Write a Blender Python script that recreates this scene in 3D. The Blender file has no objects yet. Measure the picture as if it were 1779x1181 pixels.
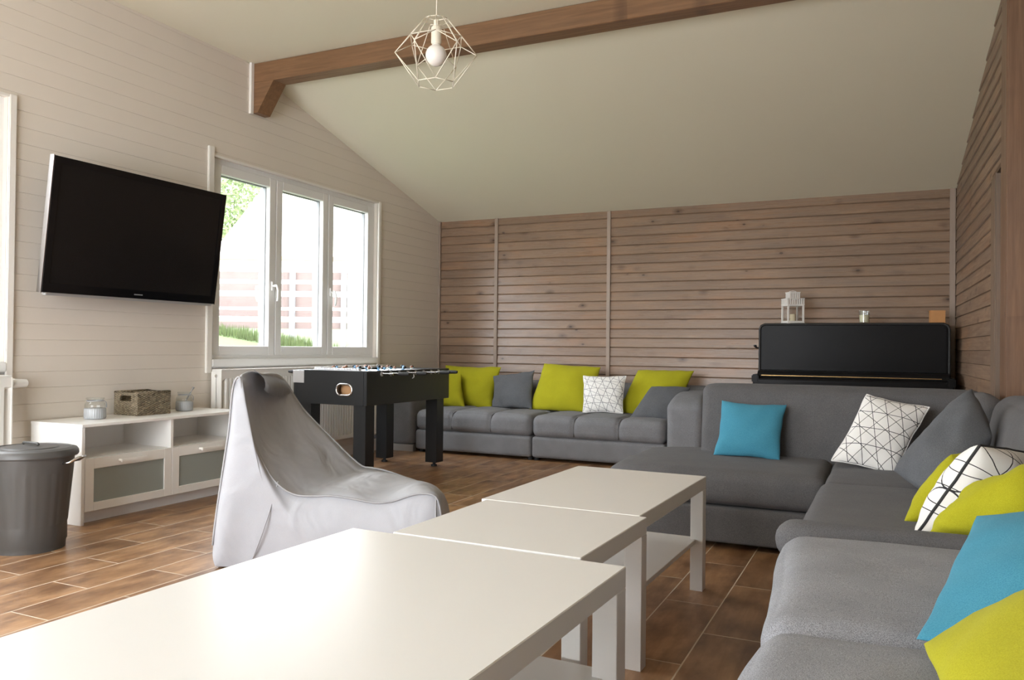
import bpy, bmesh, math, random
from mathutils import Vector, Matrix, noise
random.seed(7)
C = bpy.context.scene.collection
SC = bpy.context.scene
PI = math.pi
R = math.radians

# ------------------------------------------------------------------ camera
cam = bpy.data.cameras.new('camera')
cam.sensor_width = 36.0
cam.lens = 1385.0 / 1779.0 * 36.0
cam.clip_start = 0.02
camo = bpy.data.objects.new('camera', cam); C.objects.link(camo)
def look(yaw, pitch, roll, loc):
    cy, sy = math.cos(yaw), math.sin(yaw)
    f = Vector((sy*math.cos(pitch), cy*math.cos(pitch), math.sin(pitch)))
    r = Vector((cy, -sy, 0)); d = f.cross(r)
    c, s = math.cos(roll), math.sin(roll)
    r2 = c*r + s*d; d2 = -s*r + c*d
    m = Matrix((( r2.x, -d2.x, -f.x, loc[0]), (r2.y, -d2.y, -f.y, loc[1]), (r2.z, -d2.z, -f.z, loc[2]), (0, 0, 0, 1)))
    return m
camo.matrix_world = look(R(-25.21), R(.513), R(-.6), (0, 0, .96))
SC.camera = camo

# ------------------------------------------------------------------ sky, daylight, exposure
SC.view_settings.view_transform = 'Standard'
SC.view_settings.look = 'None'
SC.view_settings.gamma = 1.0
SC.view_settings.use_curve_mapping = False
SC.view_settings.exposure = 1.03
SKY = 8.5
w = bpy.data.worlds.new('sky'); SC.world = w; w.use_nodes = True
bg = w.node_tree.nodes['Background']
bg.inputs[0].default_value = (.92, .955, 1.0, 1)
bg.inputs[1].default_value = SKY
sun = bpy.data.lights.new('sun', 'SUN'); sun.energy = 1.5; sun.angle = R(8); sun.color = (1, .95, .87)
suno = bpy.data.objects.new('sun', sun); C.objects.link(suno)
suno.rotation_euler = (R(18), R(38), 0)
suno.location = (0, 0, 9)
def portal(name, loc, rot, sx, sy):                 # guides daylight sampling through an opening; gives no light of its own
    l = bpy.data.lights.new(name, 'AREA'); l.shape = 'RECTANGLE'; l.size = sx; l.size_y = sy
    l.cycles.is_portal = True
    o = bpy.data.objects.new(name, l); C.objects.link(o); o.location = loc; o.rotation_euler = rot
portal('daylight_window', (-4.36, 5.12, 1.55), (0, R(-90), 0), 1.4, 1.95)
portal('daylight_window', (-4.36, 1.72, 1.55), (0, R(-90), 0), 1.4, 1.95)
portal('daylight_door', (-2.4, -1.26, 1.23), (R(90), 0, 0), 2.8, 2.4)
SC.cycles.max_bounces = 10
SC.cycles.diffuse_bounces = 6
SC.cycles.sample_clamp_indirect = 8

# ------------------------------------------------------------------ materials
def newmat(name):
    m = bpy.data.materials.new(name); m.use_nodes = True
    return m, m.node_tree, m.node_tree.nodes['Principled BSDF']
def N(t, kind, **kw):
    n = t.nodes.new(kind)
    for k, v in kw.items():
        if hasattr(n, k) and k not in ('Scale',): setattr(n, k, v)
        else: n.inputs[k].default_value = v
    return n
def L(t, a, b): t.links.new(a, b)
def mth(t, op, a, b=None, c=None):
    n = t.nodes.new('ShaderNodeMath'); n.operation = op
    for i, x in enumerate((a, b, c)):
        if x is None: continue
        if isinstance(x, (int, float)): n.inputs[i].default_value = x
        else: t.links.new(x, n.inputs[i])
    return n.outputs[0]
def mix(t, fac, a, b, blend='MIX'):
    n = t.nodes.new('ShaderNodeMix'); n.data_type = 'RGBA'; n.blend_type = blend
    for i, x in ((0, fac), (6, a), (7, b)):
        if isinstance(x, (int, float)): n.inputs[i].default_value = x
        elif isinstance(x, tuple): n.inputs[i].default_value = (*x, 1)
        else: t.links.new(x, n.inputs[i])
    return n.outputs[2]
def ramp(t, fac, stops):
    n = t.nodes.new('ShaderNodeValToRGB')
    e = n.color_ramp.elements
    while len(e) < len(stops): e.new(.5)
    for q, (p, c) in zip(e, stops):
        q.position = p; q.color = (c, c, c, 1) if isinstance(c, (int, float)) else (*c, 1)
    t.links.new(fac, n.inputs[0])
    return n.outputs[0]
def comb(t, x, y, z):
    n = t.nodes.new('ShaderNodeCombineXYZ')
    for i, v in enumerate((x, y, z)):
        if isinstance(v, (int, float)): n.inputs[i].default_value = v
        else: t.links.new(v, n.inputs[i])
    return n.outputs[0]
def bump(t, b, h, strength, dist):
    n = t.nodes.new('ShaderNodeBump'); n.inputs['Strength'].default_value = strength; n.inputs['Distance'].default_value = dist
    t.links.new(h, n.inputs['Height']); t.links.new(n.outputs[0], b.inputs['Normal'])
def objxyz(t):
    tc = t.nodes.new('ShaderNodeTexCoord'); s = t.nodes.new('ShaderNodeSeparateXYZ')
    t.links.new(tc.outputs['Object'], s.inputs[0]); return tc.outputs['Object'], s.outputs
def noi(t, vec, scale, detail=3, rough=.5, dist=0):
    n = t.nodes.new('ShaderNodeTexNoise'); n.inputs['Scale'].default_value = scale; n.inputs['Detail'].default_value = detail
    n.inputs['Roughness'].default_value = rough; n.inputs['Distortion'].default_value = dist
    if vec is not None: t.links.new(vec, n.inputs['Vector'])
    return n.outputs['Fac']

def plain(name, col, rough=.5, metal=0, var=.04, vscale=6, bumps=0, bscale=60, spec=.5, coat=0):
    m, t, b = newmat(name)
    v, _ = objxyz(t)
    n = noi(t, v, vscale, 3)
    lo = tuple(c*(1-var) for c in col); hi = tuple(min(1, c*(1+var)) for c in col)
    L(t, mix(t, n, lo, hi), b.inputs['Base Color'])
    b.inputs['Roughness'].default_value = rough; b.inputs['Metallic'].default_value = metal
    b.inputs['Specular IOR Level'].default_value = spec
    b.inputs['Coat Weight'].default_value = coat
    if bumps: bump(t, b, noi(t, v, bscale, 4), bumps, .002)
    return m

def fabric(name, col, col2, scale=520, rough=.95, weave=True, strength=.35, sheen=.05, folds=0):
    m, t, b = newmat(name)
    v, xyz = objxyz(t)
    n1 = noi(t, v, scale, 2, .6); n2 = noi(t, v, 9, 3); n3 = noi(t, v, scale*.28, 2, .7)
    c = mix(t, ramp(t, n1, ((.36, 0.), (.64, 1.))), col, col2)
    c = mix(t, mth(t, 'MULTIPLY', ramp(t, n2, ((.3, 0.), (.75, 1.))), .35), c, tuple(x*.82 for x in col))
    L(t, c, b.inputs['Base Color'])
    b.inputs['Roughness'].default_value = rough
    b.inputs['Specular IOR Level'].default_value = .2
    b.inputs['Sheen Weight'].default_value = sheen
    b.inputs['Sheen Roughness'].default_value = .5
    bump(t, b, mth(t, 'ADD', n1, n3), strength, .0015)
    if folds:                                       # soft creases of a loose cover
        fb = t.nodes.new('ShaderNodeBump'); fb.inputs['Strength'].default_value = folds; fb.inputs['Distance'].default_value = .03
        L(t, noi(t, v, 4.2, 2, .45, 1.4), fb.inputs['Height'])
        for n in t.nodes:
            if n.type == 'BUMP' and n != fb: L(t, fb.outputs[0], n.inputs['Normal'])
    return m

def boards(name, axis, pitch, phase, c_lo, c_hi, c_knot, rough=.42, grain=1.0, vary=.5, knots=True):
    """horizontal boards; axis 0: boards run along x, 1: along y, 2: upright timber (grain along z)"""
    m, t, b = newmat(name)
    v, o = objxyz(t)
    if axis == 2: along, across, thick = o[2], o[0], o[1]
    else: along, across, thick = (o[0], o[2], o[1]) if axis == 0 else (o[1], o[2], o[0])
    idx = mth(t, 'FLOOR', mth(t, 'DIVIDE', mth(t, 'SUBTRACT', across, phase), pitch))
    wn = t.nodes.new('ShaderNodeTexWhiteNoise'); wn.noise_dimensions = '1D'; L(t, idx, wn.inputs['W'])
    rnd = wn.outputs['Value']
    off = mth(t, 'MULTIPLY', rnd, 37.)
    vec = comb(t, mth(t, 'ADD', mth(t, 'MULTIPLY', along, 1.5), off), mth(t, 'MULTIPLY', across, 26.), mth(t, 'ADD', off, mth(t, 'MULTIPLY', thick, 26.)))
    g = noi(t, vec, 1.6, 5, .62, .6)
    fine = noi(t, comb(t, mth(t, 'ADD', mth(t, 'MULTIPLY', along, 7.), off), mth(t, 'MULTIPLY', across, 300.), mth(t, 'MULTIPLY', thick, 300.)), 1., 3, .6)
    c = mix(t, ramp(t, g, ((.25, 0.), (.75, 1.))), c_lo, c_hi)
    c = mix(t, mth(t, 'MULTIPLY', mth(t, 'SUBTRACT', rnd, .5), vary), c, c_lo)
    big = noi(t, comb(t, mth(t, 'ADD', mth(t, 'MULTIPLY', along, .9), off), mth(t, 'MULTIPLY', across, 2.), 0.), 1.3, 2)
    c = mix(t, mth(t, 'MULTIPLY', ramp(t, big, ((.45, 0.), (.8, 1.))), .55*vary), c, tuple(x*.62 for x in c_lo))
    c = mix(t, mth(t, 'MULTIPLY', ramp(t, fine, ((.45, 0.), (.7, 1.))), .22*grain), c, tuple(x*.55 for x in c_lo))
    tone = noi(t, comb(t, mth(t, 'ADD', mth(t, 'MULTIPLY', along, 1.1), mth(t, 'MULTIPLY', off, .6)), mth(t, 'MULTIPLY', across, 3.5), mth(t, 'MULTIPLY', thick, 3.)), 1.2, 3, .6)
    c = mix(t, mth(t, 'MULTIPLY', ramp(t, tone, ((.50, 0.), (.72, 1.))), .55*vary), c, (c_lo[0]*.95, c_lo[1]*1.12, c_lo[2]*1.35))
    c = mix(t, mth(t, 'MULTIPLY', ramp(t, tone, ((.30, 1.), (.46, 0.))), .6*vary), c, (c_hi[0]*1.02, c_hi[1]*.82, c_hi[2]*.66))
    if knots:
        vo = t.nodes.new('ShaderNodeTexVoronoi'); vo.feature = 'F1'; vo.inputs['Scale'].default_value = 1.0
        vo.inputs['Randomness'].default_value = 1.0
        L(t, comb(t, mth(t, 'ADD', mth(t, 'MULTIPLY', along, 6.5), off), mth(t, 'ADD', mth(t, 'MULTIPLY', mth(t, 'SUBTRACT', across, phase), 1./pitch), mth(t, 'MULTIPLY', off, 3.)), mth(t, 'MULTIPLY', thick, 6.)), vo.inputs['Vector'])
        sp = t.nodes.new('ShaderNodeSeparateColor'); L(t, vo.outputs['Color'], sp.inputs[0])
        pick = mth(t, 'GREATER_THAN', sp.outputs[0], .66); big_ = mth(t, 'GREATER_THAN', sp.outputs[1], .72)
        dk = vo.outputs['Distance']
        halo = mth(t, 'MULTIPLY', mth(t, 'MULTIPLY', ramp(t, dk, ((.08, 1.), (.42, 0.))), pick), mth(t, 'ADD', .25, mth(t, 'MULTIPLY', big_, .45)))
        c = mix(t, halo, c, tuple(x*1.5 for x in c_knot))
        core = mth(t, 'MULTIPLY', mth(t, 'MULTIPLY', ramp(t, dk, ((.07, 1.), (.13, 0.))), pick), .85)
        c = mix(t, core, c, tuple(x*.8 for x in c_knot))
    L(t, c, b.inputs['Base Color'])
    L(t, ramp(t, g, ((.2, rough+.08), (.8, rough-.06))), b.inputs['Roughness'])
    bump(t, b, mth(t, 'ADD', mth(t, 'MULTIPLY', fine, .5), g), .3, .002)
    return m

def floor_tiles():
    m, t, b = newmat('wood_look_tile')
    v, o = objxyz(t)
    W, LEN = .2053, .605
    fx = mth(t, 'DIVIDE', mth(t, 'ADD', o[0], 3.64), W)
    row = mth(t, 'FLOOR', fx)
    par = mth(t, 'MULTIPLY', mth(t, 'FLOORED_MODULO', row, 2.), .5)
    fy = mth(t, 'ADD', mth(t, 'DIVIDE', mth(t, 'SUBTRACT', o[1], 2.425), LEN), par)
    col = mth(t, 'FLOOR', fy)
    dx = mth(t, 'MULTIPLY', mth(t, 'ABSOLUTE', mth(t, 'SUBTRACT', mth(t, 'SUBTRACT', fx, row), .5)), W)
    dy = mth(t, 'MULTIPLY', mth(t, 'ABSOLUTE', mth(t, 'SUBTRACT', mth(t, 'SUBTRACT', fy, col), .5)), LEN)
    ex = mth(t, 'SUBTRACT', W*.5, dx); ey = mth(t, 'SUBTRACT', LEN*.5, dy)
    e = mth(t, 'MINIMUM', ex, ey)
    grout = ramp(t, mth(t, 'MULTIPLY', e, 100.), ((.20, 1.), (.30, 0.)))
    wn = t.nodes.new('ShaderNodeTexWhiteNoise'); wn.noise_dimensions = '2D'
    L(t, comb(t, row, col, 0.), wn.inputs['Vector'])
    off = mth(t, 'MULTIPLY', wn.outputs['Value'], 50.)
    g = noi(t, comb(t, mth(t, 'ADD', mth(t, 'MULTIPLY', o[0], 22.), off), mth(t, 'ADD', mth(t, 'MULTIPLY', o[1], 2.2), off), off), 1.0, 5, .6, .7)
    cloud = noi(t, comb(t, mth(t, 'ADD', mth(t, 'MULTIPLY', o[0], 7.), off), mth(t, 'ADD', mth(t, 'MULTIPLY', o[1], 3.), off), 0.), 1.2, 4, .6)
    fine = noi(t, comb(t, mth(t, 'MULTIPLY', o[0], 230.), mth(t, 'ADD', mth(t, 'MULTIPLY', o[1], 12.), off), 0.), 1., 2)
    c = mix(t, ramp(t, g, ((.28, 0.), (.72, 1.))), FL_LO, FL_HI)
    c = mix(t, mth(t, 'MULTIPLY', ramp(t, cloud, ((.38, 0.), (.66, 1.))), .85), c, FL_DK)
    c = mix(t, mth(t, 'MULTIPLY', fine, .25), c, tuple(x*.7 for x in FL_LO))
    c = mix(t, mth(t, 'MULTIPLY', mth(t, 'SUBTRACT', wn.outputs['Value'], .3), .45), c, FL_DK)
    c = mix(t, grout, c, (.62, .52, .40))
    L(t, c, b.inputs['Base Color'])
    L(t, mix(t, grout, (.34, .34, .34), (.8, .8, .8)), b.inputs['Roughness'])
    b.inputs['Specular IOR Level'].default_value = .5
    bump(t, b, mth(t, 'ADD', mth(t, 'MULTIPLY', grout, -1.), mth(t, 'MULTIPLY', fine, .15)), .35, .002)
    return m
FL_LO, FL_HI, FL_DK = (.36, .185, .08), (.60, .365, .195), (.115, .050, .022)

def geo_fabric(name, n=5.0, width=.035, sq=1.0, ink=(.035, .035, .04)):
    m, t, b = newmat(name)
    uv = t.nodes.new('ShaderNodeUVMap'); s = t.nodes.new('ShaderNodeSeparateXYZ'); L(t, uv.outputs[0], s.inputs[0])
    u, v = s.outputs[0], s.outputs[1]
    vec, _ = objxyz(t)
    def line(expr, wd):
        f = mth(t, 'FRACT', expr)
        d = mth(t, 'ABSOLUTE', mth(t, 'SUBTRACT', f, .5))
        return mth(t, 'GREATER_THAN', d, .5 - wd)
    e1 = mth(t, 'MULTIPLY', v, n*.62)
    e2 = mth(t, 'ADD', mth(t, 'MULTIPLY', u, n*.62), mth(t, 'MULTIPLY', v, n*.42*sq))
    e3 = mth(t, 'SUBTRACT', mth(t, 'MULTIPLY', u, n*.62), mth(t, 'MULTIPLY', v, n*.42*sq))
    e4 = mth(t, 'ADD', mth(t, 'MULTIPLY', u, n*.36), mth(t, 'MULTIPLY', v, n*.8))
    l = mth(t, 'MAXIMUM', mth(t, 'MAXIMUM', line(e1, width*.8), line(e2, width)), mth(t, 'MAXIMUM', line(e3, width), line(e4, width)))
    c = mix(t, l, (.80, .79, .76), ink)
    L(t, c, b.inputs['Base Color'])
    b.inputs['Roughness'].default_value = .9; b.inputs['Specular IOR Level'].default_value = .2
    bump(t, b, noi(t, vec, 500, 2), .25, .001)
    return m

def glass(name, tint=(1, 1, 1), rough=0.0, refl=.09):
    m, t, b = newmat(name)
    out = t.nodes['Material Output']
    tr = t.nodes.new('ShaderNodeBsdfTransparent'); tr.inputs[0].default_value = (*tint, 1)
    gl = t.nodes.new('ShaderNodeBsdfGlossy'); gl.inputs['Roughness'].default_value = rough
    fr = t.nodes.new('ShaderNodeLayerWeight'); fr.inputs['Blend'].default_value = .25
    ms = t.nodes.new('ShaderNodeMixShader')
    L(t, mth(t, 'ADD', mth(t, 'MULTIPLY', fr.outputs['Facing'], .35), refl*.5), ms.inputs[0])
    L(t, tr.outputs[0], ms.inputs[1]); L(t, gl.outputs[0], ms.inputs[2]); L(t, ms.outputs[0], out.inputs['Surface'])
    return m

def wicker(name):
    m, t, b = newmat(name)
    v, o = objxyz(t)
    s1 = mth(t, 'SINE', mth(t, 'MULTIPLY', o[2], 480.))
    s2 = mth(t, 'SINE', mth(t, 'MULTIPLY', mth(t, 'ADD', o[0], o[1]), 210.))
    h = mth(t, 'MULTIPLY', s1, s2)
    n = noi(t, v, 55, 3, .7)
    c = mix(t, ramp(t, n, ((.3, 0.), (.7, 1.))), (.13, .098, .06), (.40, .325, .215))
    c = mix(t, mth(t, 'MULTIPLY', ramp(t, h, ((.0, 1.), (.5, 0.))), .35), c, (.03, .025, .02))
    L(t, c, b.inputs['Base Color']); b.inputs['Roughness'].default_value = .8
    bump(t, b, h, .8, .004)
    return m

PITCH_L, PHASE_L = .0885, 0.
PITCH_B, PHASE_B = .0872, 2.188 - 30*.0872
M = {}
M['white_boards'] = plain('white_painted_boards', (.735, .675, .60), .45, var=.03, vscale=2.5, bumps=.12, bscale=25)
M['ceiling'] = plain('ceiling_paint', (.775, .73, .585), .8, var=.02, vscale=1.2)
M['trim_white'] = plain('white_trim_paint', (.83, .80, .75), .4, var=.02)
M['back_boards'] = boards('grey_stained_boards', 0, PITCH_B, PHASE_B, (.205, .132, .088), (.375, .252, .17), (.06, .036, .024), .27, vary=.8)
M['side_boards'] = boards('grey_stained_boards_side', 1, PITCH_B, PHASE_B, (.205, .132, .088), (.375, .252, .17), (.06, .036, .024), .40, vary=.8)
M['batten'] = boards('batten_wood', 2, .4, 0, (.30, .225, .175), (.40, .31, .245), (.12, .08, .06), .5, knots=False)
M['beam'] = boards('beam_wood', 0, .9, -.2, (.155, .080, .038), (.28, .152, .076), (.045, .022, .012), .38, vary=.4)
M['post'] = boards('post_wood', 2, 1.3, -.3, (.16, .088, .052), (.27, .16, .10), (.06, .032, .022), .38, vary=.4)
M['casing_wood'] = boards('door_casing_wood', 2, .4, 0, (.17, .115, .08), (.27, .19, .135), (.06, .04, .03), .5, knots=False)
M['dark_wood'] = boards('dark_door_wood', 2, .5, 0, (.09, .05, .03), (.16, .09, .055), (.05, .03, .02), .5, knots=False)
M['floor'] = floor_tiles()
M['pvc'] = plain('white_window_frame', (.84, .84, .83), .3, var=.01)
M['gasket'] = plain('grey_window_gasket', (.20, .21, .22), .5)
M['glass'] = glass('window_glass')
M['jar_glass'] = glass('jar_glass', (.93, .95, .95), .05, .10)
M['frost'] = plain('frosted_grey_glass', (.33, .37, .35), .35, var=.02, spec=.5)
M['lacquer'] = plain('white_table_lacquer', (.755, .745, .715), .30, var=.01, spec=.34)
M['bench_white'] = plain('white_cabinet_lacquer', (.90, .89, .86), .35, var=.01)
M['rad'] = plain('radiator_enamel', (.83, .82, .78), .3, var=.01)
M['chrome'] = plain('chrome', (.75, .75, .76), .18, 1, var=.02)
M['silver'] = plain('silver_plastic', (.62, .62, .62), .3, .6, var=.02)
M['tvblack'] = plain('television_black_gloss', (.006, .006, .007), .12, var=.05)
M['screen'] = plain('television_screen', (.010, .009, .009), .22, var=.05, spec=.4)
M['bin'] = plain('dark_grey_sheet_metal', (.085, .082, .078), .45, .2, var=.05)
M['black'] = plain('black_laminate', (.012, .013, .014), .38, var=.1)
M['black_matt'] = plain('black_plastic', (.015, .015, .016), .5, var=.1)
M['rubber'] = plain('black_rubber', (.02, .02, .02), .7)
M['pitch'] = plain('playfield_green', (.10, .25, .12), .5)
M['white_plastic'] = plain('white_plastic', (.82, .83, .85), .35, var=.02)
M['blue_plastic'] = plain('light_blue_plastic', (.22, .42, .68), .35)
M['skin_plastic'] = plain('brown_plastic', (.30, .13, .07), .4)
M['orange_wood'] = plain('orange_board', (.55, .30, .14), .6)
M['piano'] = plain('piano_black_lacquer', (.011, .0105, .0105), .30, var=.4, vscale=3, bumps=.2, bscale=5, spec=.07)
M['piano_edge'] = plain('piano_worn_edge', (.022, .021, .02), .4, var=.2, spec=.25)
M['brass'] = plain('brass', (.40, .25, .10), .35, 1)
M['lantern'] = plain('white_lantern_metal', (.80, .78, .74), .4, var=.02)
M['wax'] = plain('cream_wax', (.80, .72, .50), .5)
M['wood_block'] = plain('orange_wood_block', (.55, .27, .10), .55, var=.12, vscale=20)
M['wire'] = plain('cream_wire', (.80, .74, .62), .4, var=.02)
M['bulb'] = plain('opal_bulb_glass', (.84, .80, .76), .18, var=.01, coat=.3)
M['sofa'] = fabric('grey_woven_sofa_fabric', (.145, .148, .158), (.28, .285, .30), 480)
M['sofa_dark'] = fabric('charcoal_sofa_fabric', (.085, .083, .085), (.145, .142, .145), 420)
M['sofa_melange'] = fabric('light_grey_melange_fabric', (.15, .153, .165), (.385, .39, .415), 620, strength=.3)
M['bean'] = fabric('grey_nylon', (.375, .38, .405), (.415, .42, .445), 700, .55, strength=.08, sheen=.1, folds=.55)
M['bean_pipe'] = fabric('grey_nylon_piping', (.33, .33, .34), (.37, .37, .38), 700, .6, strength=.08)
M['lime'] = fabric('lime_green_cloth', (.35, .335, .012), (.43, .41, .02), 480, strength=.25)
M['blue'] = fabric('blue_cloth', (.045, .215, .31), (.075, .285, .395), 480, strength=.25)
M['grey_cushion'] = fabric('slate_grey_cloth', (.085, .09, .098), (.15, .155, .165), 420, strength=.4)
M['geo'] = geo_fabric('white_cloth_with_triangle_lines', 6.6, .022)
M['geo_diamond'] = geo_fabric('white_cloth_with_diamond_lines', 8.0, .026, .55, (.16, .16, .17))
M['geo_big'] = geo_fabric('white_cloth_with_bold_lines', 4.6, .016)
M['piping'] = plain('black_piping', (.03, .03, .032), .8)
M['white_piping'] = plain('white_piping', (.75, .74, .72), .8)
M['wicker'] = wicker('grey_brown_wicker')
M['tag'] = plain('grey_ribbon', (.35, .35, .36), .7)
M['jar_fill'] = plain('frosted_ribbed_glass', (.40, .415, .43), .25, var=.03)
M['grass'] = plain('lawn', (.045, .070, .018), .9, var=.4, vscale=8, bumps=.6, bscale=30)
M['fence_wood'] = plain('fence_board_wood', (.125, .094, .088), .8, var=.2, vscale=3)
M['fence_post'] = plain('fence_post_metal', (.16, .165, .17), .6)
M['house'] = plain('house_render', (.80, .78, .75), .9, var=.02)
M['roof'] = plain('house_roof_edge', (.26, .20, .11), .8)
M['leaf'] = plain('leaves', (.17, .23, .10), .7, var=.6, vscale=7)
M['bark'] = plain('bark', (.06, .045, .035), .9)
M['copper'] = plain('white_pipe', (.70, .69, .66), .35)

# ------------------------------------------------------------------ mesh helpers
def box(bm, x0, x1, y0, y1, z0, z1, bev=0, seg=2):
    vs = [bm.verts.new((x, y, z)) for x in (x0, x1) for y in (y0, y1) for z in (z0, z1)]
    q = [(0, 1, 3, 2), (4, 6, 7, 5), (0, 4, 5, 1), (2, 3, 7, 6), (0, 2, 6, 4), (1, 5, 7, 3)]
    fs = [bm.faces.new([vs[i] for i in f]) for f in q]
    if bev:
        es = list({e for f in fs for e in f.edges})
        bmesh.ops.bevel(bm, geom=es, offset=bev, segments=seg, affect='EDGES', clamp_overlap=True)
    return vs
def bxm(*a, **k):
    bm = bmesh.new(); box(bm, *a, **k); return bm
def prism(bm, pts, d0, d1, axis):
    """closed polygon pts (2-D) extruded from d0 to d1 along axis ('x': pts=(y,z), 'y': pts=(x,z), 'z': pts=(x,y))"""
    def mk(p, d): return {'x': (d, p[0], p[1]), 'y': (p[0], d, p[1]), 'z': (p[0], p[1], d)}[axis]
    a = [bm.verts.new(mk(p, d0)) for p in pts]; b = [bm.verts.new(mk(p, d1)) for p in pts]
    n = len(pts)
    bm.faces.new(a); bm.faces.new(b[::-1])
    for i in range(n): bm.faces.new((a[i], b[i], b[(i+1) % n], a[(i+1) % n]))
def tube(bm, pts, r, seg=8, closed=False, cap=True):
    pts = [Vector(p) for p in pts]; n = len(pts); rings = []
    prev = None
    for i, p in enumerate(pts):
        a = pts[i-1] if (i > 0 or closed) else p
        b = pts[(i+1) % n] if (i < n-1 or closed) else p
        t = (b - a).normalized()
        if prev is None:
            u = t.cross(Vector((0, 0, 1)))
            if u.length < 1e-3: u = t.cross(Vector((1, 0, 0)))
        else: u = prev - t*prev.dot(t)
        u.normalize(); prev = u; v = t.cross(u)
        rr = r[i] if isinstance(r, (list, tuple)) else r
        rings.append([bm.verts.new(p + rr*(math.cos(2*PI*k/seg)*u + math.sin(2*PI*k/seg)*v)) for k in range(seg)])
    m = n if closed else n-1
    for i in range(m):
        A, B = rings[i], rings[(i+1) % n]
        for k in range(seg): bm.faces.new((A[k], A[(k+1) % seg], B[(k+1) % seg], B[k]))
    if cap and not closed:
        bm.faces.new(rings[0][::-1]); bm.faces.new(rings[-1])
def lathe(bm, prof, c=(0, 0, 0), seg=32, cap0=True, cap1=True, wob=None):
    rings = []
    for (r, z) in prof:
        ring = []
        for k in range(seg):
            a = 2*PI*k/seg; rr = r*(wob(a, z) if wob else 1)
            ring.append(bm.verts.new((c[0]+rr*math.cos(a), c[1]+rr*math.sin(a), c[2]+z)))
        rings.append(ring)
    for A, B in zip(rings, rings[1:]):
        for k in range(seg): bm.faces.new((A[k], A[(k+1) % seg], B[(k+1) % seg], B[k]))
    if cap0: bm.faces.new(rings[0][::-1])
    if cap1: bm.faces.new(rings[-1])
def cyl(bm, a, b, r, seg=16): tube(bm, (a, b), r, seg)
def sphere(bm, c, r, seg=16, rings=10, sc=(1, 1, 1)):
    m = Matrix.Translation(c) @ Matrix.Diagonal((r*sc[0], r*sc[1], r*sc[2], 1))
    bmesh.ops.create_uvsphere(bm, u_segments=seg, v_segments=rings, radius=1, matrix=m)
def obj(name, bm, mat, parent=None, smooth=False, angle=None):
    bmesh.ops.recalc_face_normals(bm, faces=bm.faces)
    me = bpy.data.meshes.new(name); bm.to_mesh(me); bm.free()
    me.materials.append(mat)
    if smooth:
        for p in me.polygons: p.use_smooth = True
        if angle: me.set_sharp_from_angle(angle=R(angle))
    o = bpy.data.objects.new(name, me); C.objects.link(o)
    if parent is not None: o.parent = parent
    return o
def thing(name, label, cat, loc=(0, 0, 0), rotz=0, group=None):
    o = bpy.data.objects.new(name, None); C.objects.link(o); o.empty_display_size = .1
    o.location = loc; o.rotation_euler = (0, 0, rotz); o['label'] = label; o['category'] = cat
    if group: o['group'] = group
    return o
def tag(o, label, cat, group=None):
    o['label'] = label; o['category'] = cat
    if group: o['group'] = group
    return o
def struct(o, label=None):
    o['kind'] = 'structure'
    if label: o['label'] = label
    return o
def sroot(name, loc=(0, 0, 0)):
    o = bpy.data.objects.new(name, None); C.objects.link(o); o.location = loc; o.empty_display_size = .1
    return struct(o)
def copy_tree(src, label, loc, rotz=None, parent=None):
    c = src.copy(); C.objects.link(c)
    if parent is None:
        c.location = loc; c['label'] = label
        if rotz is not None: c.rotation_euler = (0, 0, rotz)
    else: c.parent = parent
    for ch in list(src.children): copy_tree(ch, None, None, None, c)
    return c

def softbox(x0, x1, y0, y1, z0, z1, r=.05, puff=(0, 0, 0, 0, 0, 0), n=10, wav=0, seed=0, warp=None, bm=None):
    """upholstered block with rounded edges; puff = bulge of the -x,+x,-y,+y,-z,+z faces"""
    own = bm is None
    if own: bm = bmesh.new()
    tmp = bmesh.new()
    c = Vector(((x0+x1)/2, (y0+y1)/2, (z0+z1)/2)); h = Vector(((x1-x0)/2, (y1-y0)/2, (z1-z0)/2))
    r = min(r, min(h)*.98)
    def ts(hh):
        e = [-hh + r*k for k in (0, .12, .35, .65, 1.)]
        m = [-(hh-r) + 2*(hh-r)*k/n for k in range(1, n)]
        return e + m + [-q for q in e[::-1]]
    T = [ts(h[i]) for i in range(3)]
    for ax in range(3):
        a, b = (ax+1) % 3, (ax+2) % 3
        for s in (-1, 1):
            g = {}
            for i, p in enumerate(T[a]):
                for j, q in enumerate(T[b]):
                    v = [0, 0, 0]; v[ax] = s*h[ax]; v[a] = p; v[b] = q
                    g[i, j] = tmp.verts.new(v)
            for i in range(len(T[a])-1):
                for j in range(len(T[b])-1):
                    f = (g[i, j], g[i+1, j], g[i+1, j+1], g[i, j+1])
                    tmp.faces.new(f if s > 0 else f[::-1])
    bmesh.ops.remove_doubles(tmp, verts=tmp.verts, dist=1e-5)
    for v in tmp.verts:
        p = v.co.copy(); rel = [p[i]/h[i] for i in range(3)]
        q = Vector([max(-(h[i]-r), min(h[i]-r, p[i])) for i in range(3)]); d = p-q
        if d.length > 1e-9: p = q + d.normalized()*r
        for ax in range(3):
            a, b = (ax+1) % 3, (ax+2) % 3
            k = (1-rel[a]**2)*(1-rel[b]**2)
            k = max(0, k)**.8
            if rel[ax] > 0: p[ax] += puff[2*ax+1]*k*rel[ax]
            else: p[ax] += puff[2*ax]*k*rel[ax]
        w_ = p + c
        if wav:
            nn = noise.noise_vector(Vector((w_.x*5+seed, w_.y*5, w_.z*5)))
            w_ = w_ + wav*nn
        if warp: w_ = Vector(warp(w_))
        v.co = w_
    me = bpy.data.meshes.new('t'); tmp.to_mesh(me); tmp.free(); bm.from_mesh(me); bpy.data.meshes.remove(me)
    return bm

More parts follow.
